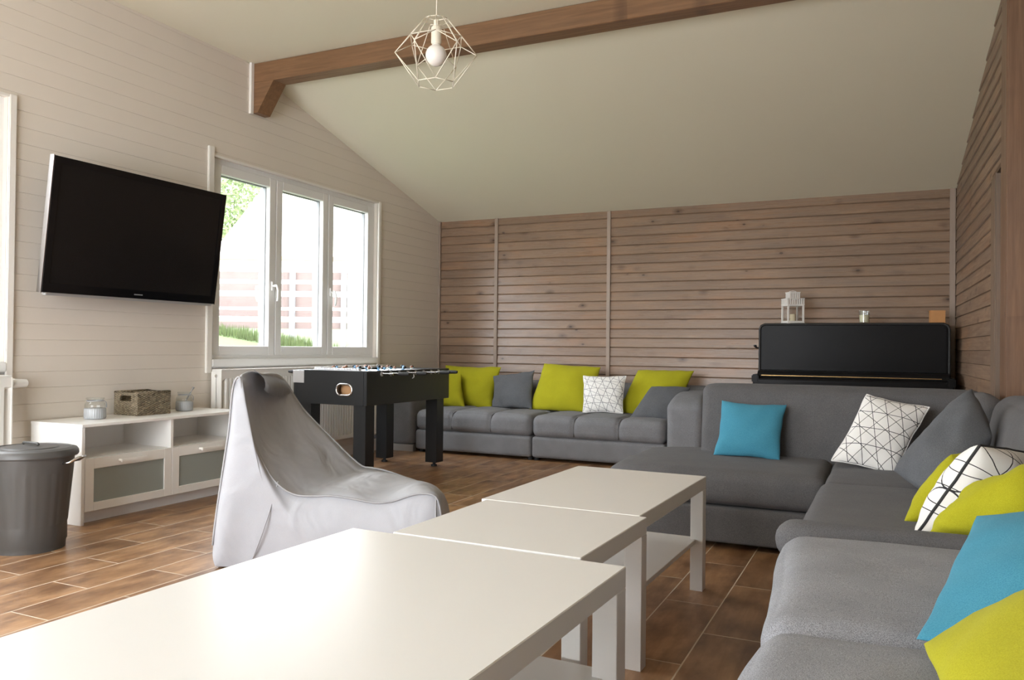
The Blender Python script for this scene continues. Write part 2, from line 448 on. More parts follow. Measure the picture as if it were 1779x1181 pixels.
# ------------------------------------------------------------------ clad walls
def clad(name, axis, fixed, u0, u1, z0, z1, pitch, phase, mat, inward, openings=(), groove=.004, depth=.004, lap=.0, thick=.10, cut=None):
    """wall of horizontal boards. axis 'y': wall runs along y at x=fixed; 'x': runs along x at y=fixed. inward: +1/-1 along the wall normal"""
    bm = bmesh.new()
    def P(u, d, z): return (fixed+inward*d, u, z) if axis == 'y' else (u, fixed+inward*d, z)
    def strip(a, b, prof):
        va = [bm.verts.new(P(a, d, z)) for d, z in prof]; vb = [bm.verts.new(P(b, d, z)) for d, z in prof]
        for i in range(len(prof)-1): bm.faces.new((va[i], va[i+1], vb[i+1], vb[i]))
    cuts = sorted({z0, z1, *[o[2] for o in openings], *[o[3] for o in openings]})
    k = math.floor((z0-phase)/pitch)
    rows = []
    while phase + k*pitch < z1:
        rows.append((phase+k*pitch, phase+(k+1)*pitch)); k += 1
    for (a, b) in rows:
        prof = [(-depth, a), (0, a+groove), (-lap, b-groove), (-depth-lap*.3, b)]
        # split the row at opening edges
        zs = sorted({max(a, z0), min(b, z1), *[z for z in cuts if a < z < b and z0 < z < z1]})
        def dep(z):
            for (d1, s1), (d2, s2) in zip(prof, prof[1:]):
                if s1 <= z <= s2: return d1 + (d2-d1)*(z-s1)/max(1e-9, s2-s1)
            return -depth
        for za, zb in zip(zs, zs[1:]):
            pr = [(dep(za), za)] + [p for p in prof if za < p[1] < zb] + [(dep(zb), zb)]
            zm = (za+zb)/2
            segs = [(u0, u1)]
            for o in openings:
                if o[2] < zm < o[3]:
                    ns = []
                    for s in segs:
                        if o[0] > s[0]: ns.append((s[0], min(s[1], o[0])))
                        if o[1] < s[1]: ns.append((max(s[0], o[1]), s[1]))
                    segs = ns
            for s in segs:
                if s[1] > s[0]: strip(s[0], s[1], pr)
    # the core behind the boards
    us = sorted({u0, u1, *[o[0] for o in openings if u0 < o[0] < u1], *[o[1] for o in openings if u0 < o[1] < u1]})
    zs = [z for z in cuts if z0 <= z <= z1]
    for a, b in zip(us, us[1:]):
        for za, zb in zip(zs, zs[1:]):
            if any(o[0] <= (a+b)/2 <= o[1] and o[2] <= (za+zb)/2 <= o[3] for o in openings): continue
            p0 = P(a, -depth-lap-.004, za); p1 = P(b, -thick, zb)
            box(bm, min(p0[0], p1[0]), max(p0[0], p1[0]), min(p0[1], p1[1]), max(p0[1], p1[1]), za, zb)
    if cut:
        for co, no in cut:
            bmesh.ops.bisect_plane(bm, geom=list(bm.verts)+list(bm.edges)+list(bm.faces), plane_co=co, plane_no=no, clear_outer=True)
    return struct(obj(name, bm, mat))

XL, YB, YF = -4.25, 7.22, -1.15
ZC = 3.03                                   # flat ceiling
YS, ZS, ZB = 4.62, 2.962, 2.262             # slope from (YS, ZS) down to (YB, ZB)
SL = (ZS-ZB)/(YB-YS)
slope_cut = (Vector((0, YB, ZB+.01)), Vector((0, SL, 1)).normalized())

W1 = (4.12, 6.10, .85, 2.27)
W2 = (.72, 2.69, .85, 2.27)
clad('wall_left', 'y', XL, YF, YB+.05, 0, ZC+.02, PITCH_L, PHASE_L, M['white_boards'], 1, [W1, W2], .0022, .003, .0004, .16, [slope_cut])
clad('wall_back', 'x', YB, XL-.1, .62, 0, ZB+.02, PITCH_B, PHASE_B, M['back_boards'], -1, [], .007, .010, .008, .1)
# right wall: boards, a doorway beside the post, then the wall near the camera
def tilt_right(o):                          # this wall is not quite square to the room
    o.location = (.487, YB, 0); o.rotation_euler = (0, 0, R(1.35))
o = clad('wall_right', 'y', 0, -1.97, .05, 0, ZC+.02, PITCH_B, PHASE_B, M['side_boards'], -1, [], .005, .007, .007, .1,
         [(Vector((0, 0, ZB+.01)), slope_cut[1])])
tilt_right(o)
o = clad('wall_right', 'y', 0, -2.75, -1.97, 1.94, ZC+.02, PITCH_B, PHASE_B, M['side_boards'], -1, [], .005, .007, .007, .1,
         [(Vector((0, 0, ZB+.01)), slope_cut[1])])
tilt_right(o)
clad('wall_right', 'y', .80, YF, 4.46, 0, ZC+.02, PITCH_B, PHASE_B, M['side_boards'], -1, [], .005, .007, .007, .1)
clad('wall_front', 'x', YF, XL-.1, .9, 0, ZC+.02, PITCH_L, PHASE_L, M['white_boards'], 1, [(-3.8, -1.0, .02, 2.45)], .0022, .003, .0004, .1)

bm = bxm(XL-.2, 1.9, YF-.2, YB+.2, -.12, 0)
struct(obj('floor', bm, M['floor']))
bm = bmesh.new()
prism(bm, [(YF-.1, ZC), (YS, ZC), (YS, ZS), (YB+.1, ZS-SL*(YB+.1-YS)), (YB+.1, ZS-SL*(YB+.1-YS)+.15), (YS, ZC+.15), (YF-.1, ZC+.15)], XL-.16, 1.6, 'x')
struct(obj('ceiling', bm, M['ceiling']))

# beam with its corbel
b = sroot('trim_1', (XL, 4.48, 2.885))
obj('beam_timber', bxm(.004, 5.95, 0, .135, 0, .143, bev=.004, seg=1), M['beam'], b)
bm = bmesh.new()
prism(bm, [(.004, .0), (.004, -.22), (.055, -.22), (.20, -.002), (.20, 0)], .002, .133, 'y')
obj('corbel', bm, M['beam'], b)
struct(obj('trim_2', bxm(XL-.001, XL+.02, 4.452, 4.479, 2.655, 3.029), M['trim_white']))
# post on the right
struct(obj('trim_3', bxm(.512, .80, 4.46, 4.67, 0, 3.03, bev=.006), M['post']))
# doorway beside the post
d = sroot('door_1', (.535, 4.68, 0))
obj('door_leaf', bxm(.10, .14, .0, .62, 0, 1.94), M['dark_wood'], d)
obj('door_jamb', bxm(-.004, .14, .36, .395, 0, 1.94), M['casing_wood'], d)
obj('door_casing', bxm(-.006, .03, .395, .57, 0, 1.94, bev=.003), M['casing_wood'], d)
obj('door_head', bxm(.0, .14, .0, .57, 1.935, 1.96), M['dark_wood'], d)
# battens and corner trims on the back wall
k = 4
for (xa, xb, d_) in ((-3.60, -3.565, .012), (-2.41, -2.375, .012), (.445, .485, .016), (XL+.001, XL+.022, .02)):
    struct(obj('trim_%d' % k, bxm(xa, xb, YB-d_, YB+.001, 0, ZB-.002), M['batten'])); k += 1

# ------------------------------------------------------------------ windows
def window(name, y0, y1, z0, z1, casing=True):
    g = sroot(name, (XL, y0, z0))
    W, H = y1-y0, z1-z0
    if casing:
        for (a, b_, zz0, zz1) in ((-.055, -.005, -.09, H+.06), (W-.004, W+.036, -.09, H+.012)):
            obj('casing', bxm(-.002, .018, a, b_, zz0, zz1, bev=.004), M['trim_white'], g)
        obj('casing', bxm(-.002, .014, -.005, W-.004, H-.005, H+.010, bev=.002), M['trim_white'], g)
    bm = bmesh.new()                                    # outer frame, set back in the wall
    for (a, b_, c_, d_) in ((0, .035, 0, H), (W-.035, W, 0, H), (.035, W-.035, 0, .03), (.035, W-.035, H-.035, H)):
        box(bm, -.15, -.04, a, b_, c_, d_)
    obj('frame', bm, M['pvc'], g)
    obj('sill', bxm(-.06, .022, -.004, W, -.05, .004, bev=.006), M['pvc'], g)
    obj('sill_seal', bxm(-.001, .010, 0, W, -.062, -.05), M['silver'], g)
    cw = (W-.07)/3
    for i in range(3):
        a = .035+cw*i+.004; b_ = .035+cw*(i+1)-.004
        s = bmesh.new(); st = .068
        for q in ((a, a+st, .03, H-.035), (b_-st, b_, .03, H-.035), (a+st, b_-st, .03, .03+st), (a+st, b_-st, H-.035-st, H-.035)):
            box(s, -.125, -.032, *q, bev=.004, seg=1)
        so = obj('sash', s, M['pvc'], g)
        q = bmesh.new()
        for (u0, u1, v0, v1) in ((a+st, a+st+.006, .03+st, H-.035-st), (b_-st-.006, b_-st, .03+st, H-.035-st), (a+st, b_-st, H-.041-st, H-.035-st)):
            box(q, -.10, -.07, u0, u1, v0, v1)
        obj('gasket', q, M['gasket'], so)
        obj('pane', bxm(-.088, -.082, a+st, b_-st, .03+st, H-.035-st), M['glass'], so)
        if i < 2:
            hx, hy, hz = -.030, b_-.033 if i == 0 else b_+.04, .56
            hb = bmesh.new()
            box(hb, hx-.002, hx+.012, hy-.014, hy+.014, hz-.035, hz+.035, bev=.003)
            tube(hb, [(hx+.01, hy, hz), (hx+.045, hy, hz+.002), (hx+.055, hy+.004, hz-.03), (hx+.05, hy+.008, hz-.09), (hx+.042, hy+.01, hz-.115)], [.009, .010, .010, .009, .007], 10)
            obj('handle', hb, M['pvc'], so, True, 50)
    return g
window('window_1', *W1)
window('window_2', *W2)
# glazed doors behind the camera
g = sroot('window_3', (-3.8, YF, .02))
bm = bmesh.new()
for i in range(4):
    a, b_ = .7*i, .7*(i+1)
    for q in ((a, a+.06, 0, 2.43), (b_-.06, b_, 0, 2.43), (a+.06, b_-.06, 0, .08), (a+.06, b_-.06, 2.35, 2.43)):
        box(bm, q[0], q[1], -.09, -.02, q[2], q[3])
obj('frame', bm, M['pvc'], g)
for i in range(4): obj('pane', bxm(.7*i+.06, .7*i+.64, -.06, -.054, .08, 2.35), M['glass'], g)

# ------------------------------------------------------------------ radiators
def radiator(loc, W, H, label, valve, pipes):
    g = thing('radiator', label, 'radiator', loc)
    bm = bmesh.new(); D = .10
    box(bm, 0, D-.04, 0, W, 0, H, bev=.006); box(bm, D-.05, D-.002, 0, .006, 0, H); box(bm, D-.05, D-.002, W-.006, W, 0, H)
    n = int((W-.08)/.0333); p = (W-.08)/n
    def hx(y):
        f = ((y-.04)/p) % 1
        return D if .22 < f < .78 else D-.009
    ys = [.0]
    for i in range(n): ys += [.04+p*(i+q) for q in (.12, .2, .8, .88)]
    ys.append(W)
    xs = [D-.004 if y in (ys[0], ys[-1]) else D-.034 if k_ % 4 in (1, 0) else D for k_, y in enumerate(ys)]
    xs[0] = xs[-1] = D-.003
    zz = [.03, .06, H-.075, H-.045]
    def rowp(z, flat):
        return [bm.verts.new(((D-.004 if flat else x), y, z)) for x, y in zip(xs, ys)]
    rows = [rowp(.0, True), rowp(.03, True), rowp(.05, False), rowp(H-.07, False), rowp(H-.05, True), rowp(H-.002, True)]
    for A, B in zip(rows, rows[1:]):
        for i in range(len(A)-1): bm.faces.new((A[i], A[i+1], B[i+1], B[i]))
    obj('panel', bm, M['rad'], g)
    bm = bmesh.new()
    box(bm, .004, D-.004, .003, W-.003, H-.002, H+.010, bev=.003)
    for i in range(int(W/.05)-1): box(bm, .02, D-.02, .03+.05*i, .055+.05*i, H+.0095, H+.0115)
    obj('top_grille', bm, M['rad'], g)
    for yy in (.2, W-.23): obj('wall_bracket', bxm(-.02, .002, yy, yy+.03, .08, H-.05), M['rad'], g)
    bm = bmesh.new(); cyl(bm, (D*.55, -.008, H-.035), (D*.55, .002, H-.035), .011, 12)
    obj('end_plug', bm, M['chrome'], g, True, 40)
    if valve:
        bm = bmesh.new()
        tube(bm, [(D*.5, W, H-.035), (D*.5, W+.02, H-.035), (D*.5, W+.021, H-.035), (D*.5, W+.035, H-.035), (D*.5, W+.06, H-.035), (D*.5, W+.10, H-.035), (D*.5, W+.108, H-.035)],
             [.013, .013, .022, .026, .024, .021, .012], 18)
        obj('thermostat_knob', bm, M['rad'], g, True, 40)
    if pipes:
        for yy in (W-.06, W-.11):
            bm = bmesh.new(); tube(bm, [(.05, yy, 0), (.05, yy, -.10), (.05, yy, -loc[2])], .009, 10)
            obj('supply_pipe', bm, M['copper'], g, True)
        bm = bmesh.new(); box(bm, .035, .065, W-.13, W-.04, -.05, -.02, bev=.006)
        obj('valve_block', bm, M['chrome'], g)
    return g
radiator((XL+.022, 4.10, .175), 1.98, .60, 'white ribbed panel radiator under the three-part window behind the foosball table', False, True)
radiator((XL+.022, .80, .175), 1.86, .60, 'white panel radiator with thermostat knob cut by the left edge behind the bin', True, False)

# ------------------------------------------------------------------ television
t = thing('television', 'large black flat television tilted on the white wall above the cabinet', 'television', (-4.15, 2.80, 1.235))
tv = Matrix.Rotation(R(7.5), 4, 'Y')
TW, TH = 1.215, .735
def tvb(*a, **k):
    bm = bxm(*a, **k); bmesh.ops.transform(bm, matrix=tv, verts=bm.verts); return bm
obj('back_shell', tvb(-.035, .0, .02, TW-.02, .02, TH-.02, bev=.01), M['black_matt'], t)
bm = bmesh.new()
for q in ((0, .035, 0, TH), (TW-.035, TW, 0, TH), (.035, TW-.035, TH-.035, TH), (.035, TW-.035, 0, .05)): box(bm, 0, .034, *q)
bmesh.ops.transform(bm, matrix=tv, verts=bm.verts)
obj('bezel', bm, M['tvblack'], t)
obj('screen', tvb(.002, .030, .034, TW-.034, .049, TH-.034), M['screen'], t)
for q in ((-.006, .001, -.004, TH+.003), (TW-.001, TW+.006, -.004, TH+.003)): obj('side_trim', tvb(-.004, .03, *q), M['chrome'], t)
obj('bottom_trim', tvb(-.004, .033, .02, TW-.02, -.016, .001, bev=.004), M['silver'], t)
obj('maker_mark', tvb(.0335, .0352, TW*.5-.03, TW*.5+.03, .020, .027), M['gasket'], t)
bm = bmesh.new(); box(bm, XL+4.15, XL+4.15+.02, .4, .8, .2, .55)
obj('wall_plate', bm, M['black_matt'], t)
for y in (.5, .66): obj('wall_bracket', bxm(XL+4.15+.015, .01, y, y+.06, .3, .45), M['black_matt'], t)

# ------------------------------------------------------------------ tv cabinet and what stands on it
t = thing('television_cabinet', 'low white cabinet with two frosted drawers and open shelves below the television', 'cabinet', (-4.22, 2.82, 0))
BW, BD, BH = 1.17, .413, .53
bm = bmesh.new()
box(bm, 0, BD, 0, .02, 0, BH-.016, bev=.002, seg=1); box(bm, 0, BD, BW-.02, BW, 0, BH-.016, bev=.002, seg=1)
box(bm, 0, .012, .02, BW-.02, .06, BH-.016)
obj('side_panels', bm, M['bench_white'], t)
obj('top', bxm(0, BD+.004, -.002, BW+.002, BH-.016, BH, bev=.002), M['bench_white'], t)
obj('divider', bxm(.012, BD-.002, .575, .593, .345, BH-.016), M['bench_white'], t)
obj('shelf', bxm(.012, BD-.03, .02, BW-.02, .335, .350), M['bench_white'], t)
obj('plinth', bxm(BD-.075, BD-.06, .02, BW-.02, 0, .07), M['bench_white'], t)
for i in range(2):
    a, b_ = (.022, .583) if i == 0 else (.586, BW-.022)
    z0, z1 = .068, .348
    bm = bmesh.new(); fr = .052
    for q in ((a, a+fr, z0, z1), (b_-fr, b_, z0, z1), (a+fr, b_-fr, z0, z0+fr*.85), (a+fr, b_-fr, z1-fr*1.1, z1)): box(bm, BD-.020, BD, *q, bev=.0015, seg=1)
    dr = obj('drawer', bm, M['bench_white'], t)
    obj('glass_panel', bxm(BD-.016, BD-.008, a+fr-.003, b_-fr+.003, z0+fr*.85-.003, z1-fr*1.1+.003), M['frost'], dr)
    bm = bmesh.new(); m_ = (a+b_)/2
    box(bm, BD+.022, BD+.034, m_-.085, m_+.085, z1-.038, z1-.020, bev=.003)
    box(bm, BD-.001, BD+.024, m_-.080, m_-.068, z1-.033, z1-.022); box(bm, BD-.001, BD+.024, m_+.068, m_+.080, z1-.033, z1-.022)
    obj('handle', bm, M['bench_white'], dr)

def jar(loc, label, rotz, sc=1.0, spoon=False):
    g = thing('glass_jar', label, 'jar', loc, rotz, 'ribbed glass jars on the cabinet')
    bm = bmesh.new()
    wob = lambda a, z: 1+.018*math.cos(28*a)
    lathe(bm, [(.030*sc, .0015), (.052*sc, .002), (.056*sc, .010), (.056*sc, .058), (.053*sc, .062)], seg=112, wob=wob)
    obj('ribbed_base', bm, M['jar_fill'], g, True, 60)
    bm = bmesh.new()
    lathe(bm, [(.053*sc, .062), (.055*sc, .075), (.050*sc, .092), (.040*sc, .100), (.040*sc, .108), (.047*sc, .112), (.047*sc, .120), (.040*sc, .121)], seg=40, cap0=False, cap1=False)
    obj('glass_neck', bm, M['jar_glass'], g, True)
    bm = bmesh.new()
    tube(bm, [(.043*sc*math.cos(2*PI*k/24), .043*sc*math.sin(2*PI*k/24), .103) for k in range(24)], .003, 6, True)
    tube(bm, [(.044*sc, 0, .103), (.055*sc, .004, .095), (.060*sc, .006, .080)], .002, 6)
    box(bm, .056*sc, .060*sc, -.008, .014, .062, .084, bev=.0015)
    obj('ribbon_tag', bm, M['tag'], g)
    if spoon:
        bm = bmesh.new(); tube(bm, [(.01, .01, .066), (.045, .045, .128), (.056, .056, .146)], [.004, .004, .008], 8)
        obj('stick', bm, M['tag'], g, True)
    return g
jar((-4.045, 3.075, .53), 'ribbed glass jar with grey ribbon on the cabinet left of the wicker basket', R(60))
jar((-4.075, 3.735, .53), 'small glass jar with a stick on the cabinet right of the wicker basket', R(50), .92, True)
t = thing('wicker_basket', 'grey brown wicker basket standing between two glass jars on the cabinet', 'basket', (-4.09, 3.44, .53))
bm = bmesh.new(); bx0, bx1, by0, by1, bh = -.105, .095, -.125, .115, .135
th = .012
box(bm, bx0, bx1, by0, by1, .001, .012)
box(bm, bx0, bx0+th, by0, by1, .012, bh); box(bm, bx1-th, bx1, by0, by1, .012, bh); box(bm, bx0+th, bx1-th, by1-th, by1, .012, bh)
for q in ((bx0+th, -.055, .012, bh), (.04, bx1-th, .012, bh), (-.055, .04, .012, .085), (-.055, .04, .118, bh)): box(bm, q[0], q[1], by0, by0+th, q[2], q[3])
obj('woven_body', bm, M['wicker'], t)
bm = bmesh.new(); tube(bm, [(bx0+.005, by0+.005, bh), (bx1-.005, by0+.005, bh), (bx1-.005, by1-.005, bh), (bx0+.005, by1-.005, bh)], .009, 8, True)
obj('rim', bm, M['wicker'], t, True)

# ------------------------------------------------------------------ bin
t = thing('trash_can', 'dark grey lidded metal bin standing at the left edge beside the cabinet', 'bin', (-3.62, 2.42, 0))
bm = bmesh.new()
wob = lambda a, z: 1 + (.006*(1 if math.cos(26*a) > 0 else -1) if .12 < z < .36 else 0)
lathe(bm, [(.140, .002), (.148, .0), (.150, .03), (.155, .04), (.154, .115), (.156, .125), (.176, .355), (.178, .365), (.182, .42), (.186, .44), (.184, .445)], seg=104, wob=wob)
obj('body', bm, M['bin'], t, True, 40)
bm = bmesh.new()
lathe(bm, [(.196, .430), (.200, .436), (.199, .452), (.192, .463), (.17, .470), (.165, .466), (.12, .468), (.115, .473), (.05, .477), (.001, .479)], seg=64, cap1=False)
ld = obj('lid', bm, M['bin'], t, True, 35)
bm = bmesh.new(); tube(bm, [(-.055, 0, .482), (-.05, 0, .489), (0, 0, .490), (.05, 0, .489), (.055, 0, .482)], .006, 8)
obj('lid_handle', bm, M['bin'], ld, True)
for s in (0, PI):
    bm = bmesh.new(); a0 = R(28) + s
    pts = [(.17, -.05, .40), (.20, -.05, .405), (.232, -.035, .425), (.232, .035, .425), (.20, .05, .405), (.17, .05, .40)]
    pts = [(x*math.cos(a0)-y*math.sin(a0), x*math.sin(a0)+y*math.cos(a0), z) for x, y, z in pts]
    tube(bm, pts, .0055, 8); obj('side_handle', bm, M['chrome'], t, True)

# ------------------------------------------------------------------ bean bag chair
def bean_bag():
    ang = R(20)
    t = thing('bean_bag_chair', 'light grey bean bag lounge chair on the floor beside the white tables', 'bean bag', (-2.6, 2.56, 0), ang)
    near = [(0, .01), (-.012, .06), (.0, .2), (.03, .42), (.055, .6), (.066, .74), (.075, .79), (.088, .815), (.100, .815), (.106, .79), (.112, .74), (.122, .68),
            (.140, .61), (.18, .51), (.222, .43), (.27, .368), (.34, .325), (.42, .318), (.505, .322), (.60, .312), (.692, .298), (.77, .306), (.845, .332), (.90, .342), (.955, .330), (.975, .27), (.985, .17), (.985, .07), (.965, .01)]
    far = [(0, .01), (-.012, .06), (-.01, .2), (.005, .42), (.015, .6), (.02, .70), (.03, .75), (.055, .785), (.075, .795), (.10, .775), (.125, .74), (.15, .70), (.195, .64),
           (.26, .575), (.34, .50), (.42, .425), (.49, .37), (.54, .362), (.60, .352), (.66, .335), (.72, .315), (.77, .295), (.82, .272), (.865, .25), (.905, .215), (.92, .16), (.925, .12), (.925, .06), (.905, .01)]
    W, MJ, K = .52, 22, 9
    n = len(near)
    # smooth the profiles by Catmull-Rom
    def cr(P, sub=3):
        out = []
        for i in range(len(P)-1):
            p0, p1, p2, p3 = P[max(0, i-1)], P[i], P[i+1], P[min(len(P)-1, i+2)]
            for s in range(sub):
                u = s/sub
                out.append(tuple(.5*((2*p1[a])+(-p0[a]+p2[a])*u+(2*p0[a]-5*p1[a]+4*p2[a]-p3[a])*u*u+(-p0[a]+3*p1[a]-3*p2[a]+p3[a])*u**3) for a in (0, 1)))
        out.append(P[-1]); return out
    A, B = cr(near), cr(far); n = len(A)
    bm = bmesh.new(); rows = []
    for j in range(MJ+1):
        w_ = j/MJ; e = 4*w_*(1-w_)
        row = []
        for i in range(n):
            l = A[i][0]*(1-w_)+B[i][0]*w_; z = A[i][1]*(1-w_)+B[i][1]*w_
            s = i/(n-1)
            # pillow out the seat and sink the back
            if .60 < s < .93: z += .045*e**.7*math.sin(PI*(s-.60)/.33)
            if .30 < s < .58: l -= .02*e*math.sin(PI*(s-.30)/.28); z -= .01*e
            if s < .25: l -= .03*e*math.sin(PI*s/.25)
            if .22 < s < .34: z += .03*e**.6*math.exp(-((s-.28)/.04)**2)+.006*math.sin(w_*9); l += .008*math.sin(w_*7+1)
            p = Vector((l, W*w_, z))
            nv = noise.noise(Vector((l*4.5+3, w_*2.2, z*3.5)))*.014 + noise.noise(Vector((l*13, w_*6, z*9+5)))*.005
            if .36 < s < .70: nv += .008*math.sin(5*w_+22*s+3*noise.noise(Vector((l*3, w_*3, 0))))*(1-abs(s-.53)/.17)*(1-.5*e)
            nz = Vector((.5, 0, .8)) if s > .3 else Vector((-1, 0, .2))
            if z > .03 and 0 < j < MJ: p += nz*nv
            row.append(bm.verts.new(p))
        rows.append(row)
    for a, b_ in zip(rows, rows[1:]):
        for i in range(n-1): bm.faces.new((a[i], a[i+1], b_[i+1], b_[i]))
    for side, row in ((0, rows[0]), (1, rows[-1])):
        prevs = row
        g0, g1 = row[0].co.x, row[-1].co.x
        for k_ in range(1, K+1):
            f = k_/K; cur = []
            for i in range(n):
                q = row[i].co; gx = g0+(g1-g0)*(i/(n-1)); gz = .008
                x = q.x+(gx-q.x)*f; z = q.z+(gz-q.z)*f
                bul = .035*math.sin(PI*min(1, f*1.02))*min(1, q.z*4)+.008*noise.noise(Vector((x*5, z*5, side*9.)))*math.sin(PI*f)
                y = (-bul if side == 0 else W+bul)
                cur.append(bm.verts.new((x, y, z)))
            for i in range(n-1): bm.faces.new((prevs[i], prevs[i+1], cur[i+1], cur[i]))
            prevs = cur
    bmesh.ops.remove_doubles(bm, verts=bm.verts, dist=.0008)
    o = obj('cover', bm, M['bean'], t, True)
    bm = bmesh.new()
    i0 = int(n*.02)
    tube(bm, [(p[0], -.003, p[1]+.002) for p in A[4:-3]], .0045, 6)
    tube(bm, [(p[0], W+.003, p[1]+.002) for p in B[4:-3]], .0045, 6)
    pts = [(.275+(.15-.275)*f+.02*math.sin(PI*f), -.037*math.sin(PI*min(1, f*1.02))-.001, .37*(1-f)+.008) for f in [k_/14 for k_ in range(15)]]
    tube(bm, pts, .003, 6)
    pts = [(.955+.012*f, -.02*math.sin(PI*f)-.003, .318*(1-f)+.01) for f in [k_/8 for k_ in range(9)]]
    tube(bm, pts, .003, 6)
    obj('piping', bm, M['bean_pipe'], t, True)
    # rolled carrying flap at the head
    bm = bmesh.new(); g = {}
    for i in range(15):
        f = i/14
        for j in range(9):
            h = j/8
            x = .125+(.07-.125)*f + .075*math.sin(h*1.9) - .02*math.sin(PI*f)
            z = .845+(.795-.845)*f - .075*h**1.3 - .02*math.sin(PI*f)*h + .012*(1-h)
            g[i, j] = bm.verts.new((x, .03+.44*f, z+.004*math.sin(9*f+4*h)))
    for i in range(14):
        for j in range(8): bm.faces.new((g[i, j], g[i+1, j], g[i+1, j+1], g[i, j+1]))
    bmesh.ops.solidify(bm, geom=list(bm.faces), thickness=.010)
    obj('head_flap', bm, M['bean'], t, True)
bean_bag()

# ------------------------------------------------------------------ white tables
def table(loc, rotz, W, D, label, shelf=True, H=.45, leg=.05, top=.05, foot='z'):
    g = thing('coffee_table', label, 'table', loc, rotz, 'white coffee tables pushed together')
    obj('tabletop', bxm(-W, 0, -D, 0, H-top, H, bev=.002, seg=1), M['lacquer'], g)
    for (x, y) in ((0, 0), (-W+leg, 0), (0, -D+leg), (-W+leg, -D+leg)):
        obj('leg', bxm(x-leg, x, y-leg, y, 0, H-top, bev=.0015, seg=1), M['lacquer'], g)
    if shelf: obj('shelf', bxm(-W+leg*.4, -leg*.6, -D+.005, -.005, .185, .203, bev=.0015, seg=1), M['lacquer'], g)
    return g
table((-.655, 3.236, 0), R(-1.6), .552, .865, 'white rectangular coffee table at the far end of the row by the corner sofa')
table((-.655, 2.364, 0), R(-1.6), .554, .535, 'white square table in the middle between the two longer tables', shelf=False)
table((-.550, 1.808, 0), R(-2.0), .80, 1.18, 'largest white coffee table in the foreground with glare on its top', leg=.06)

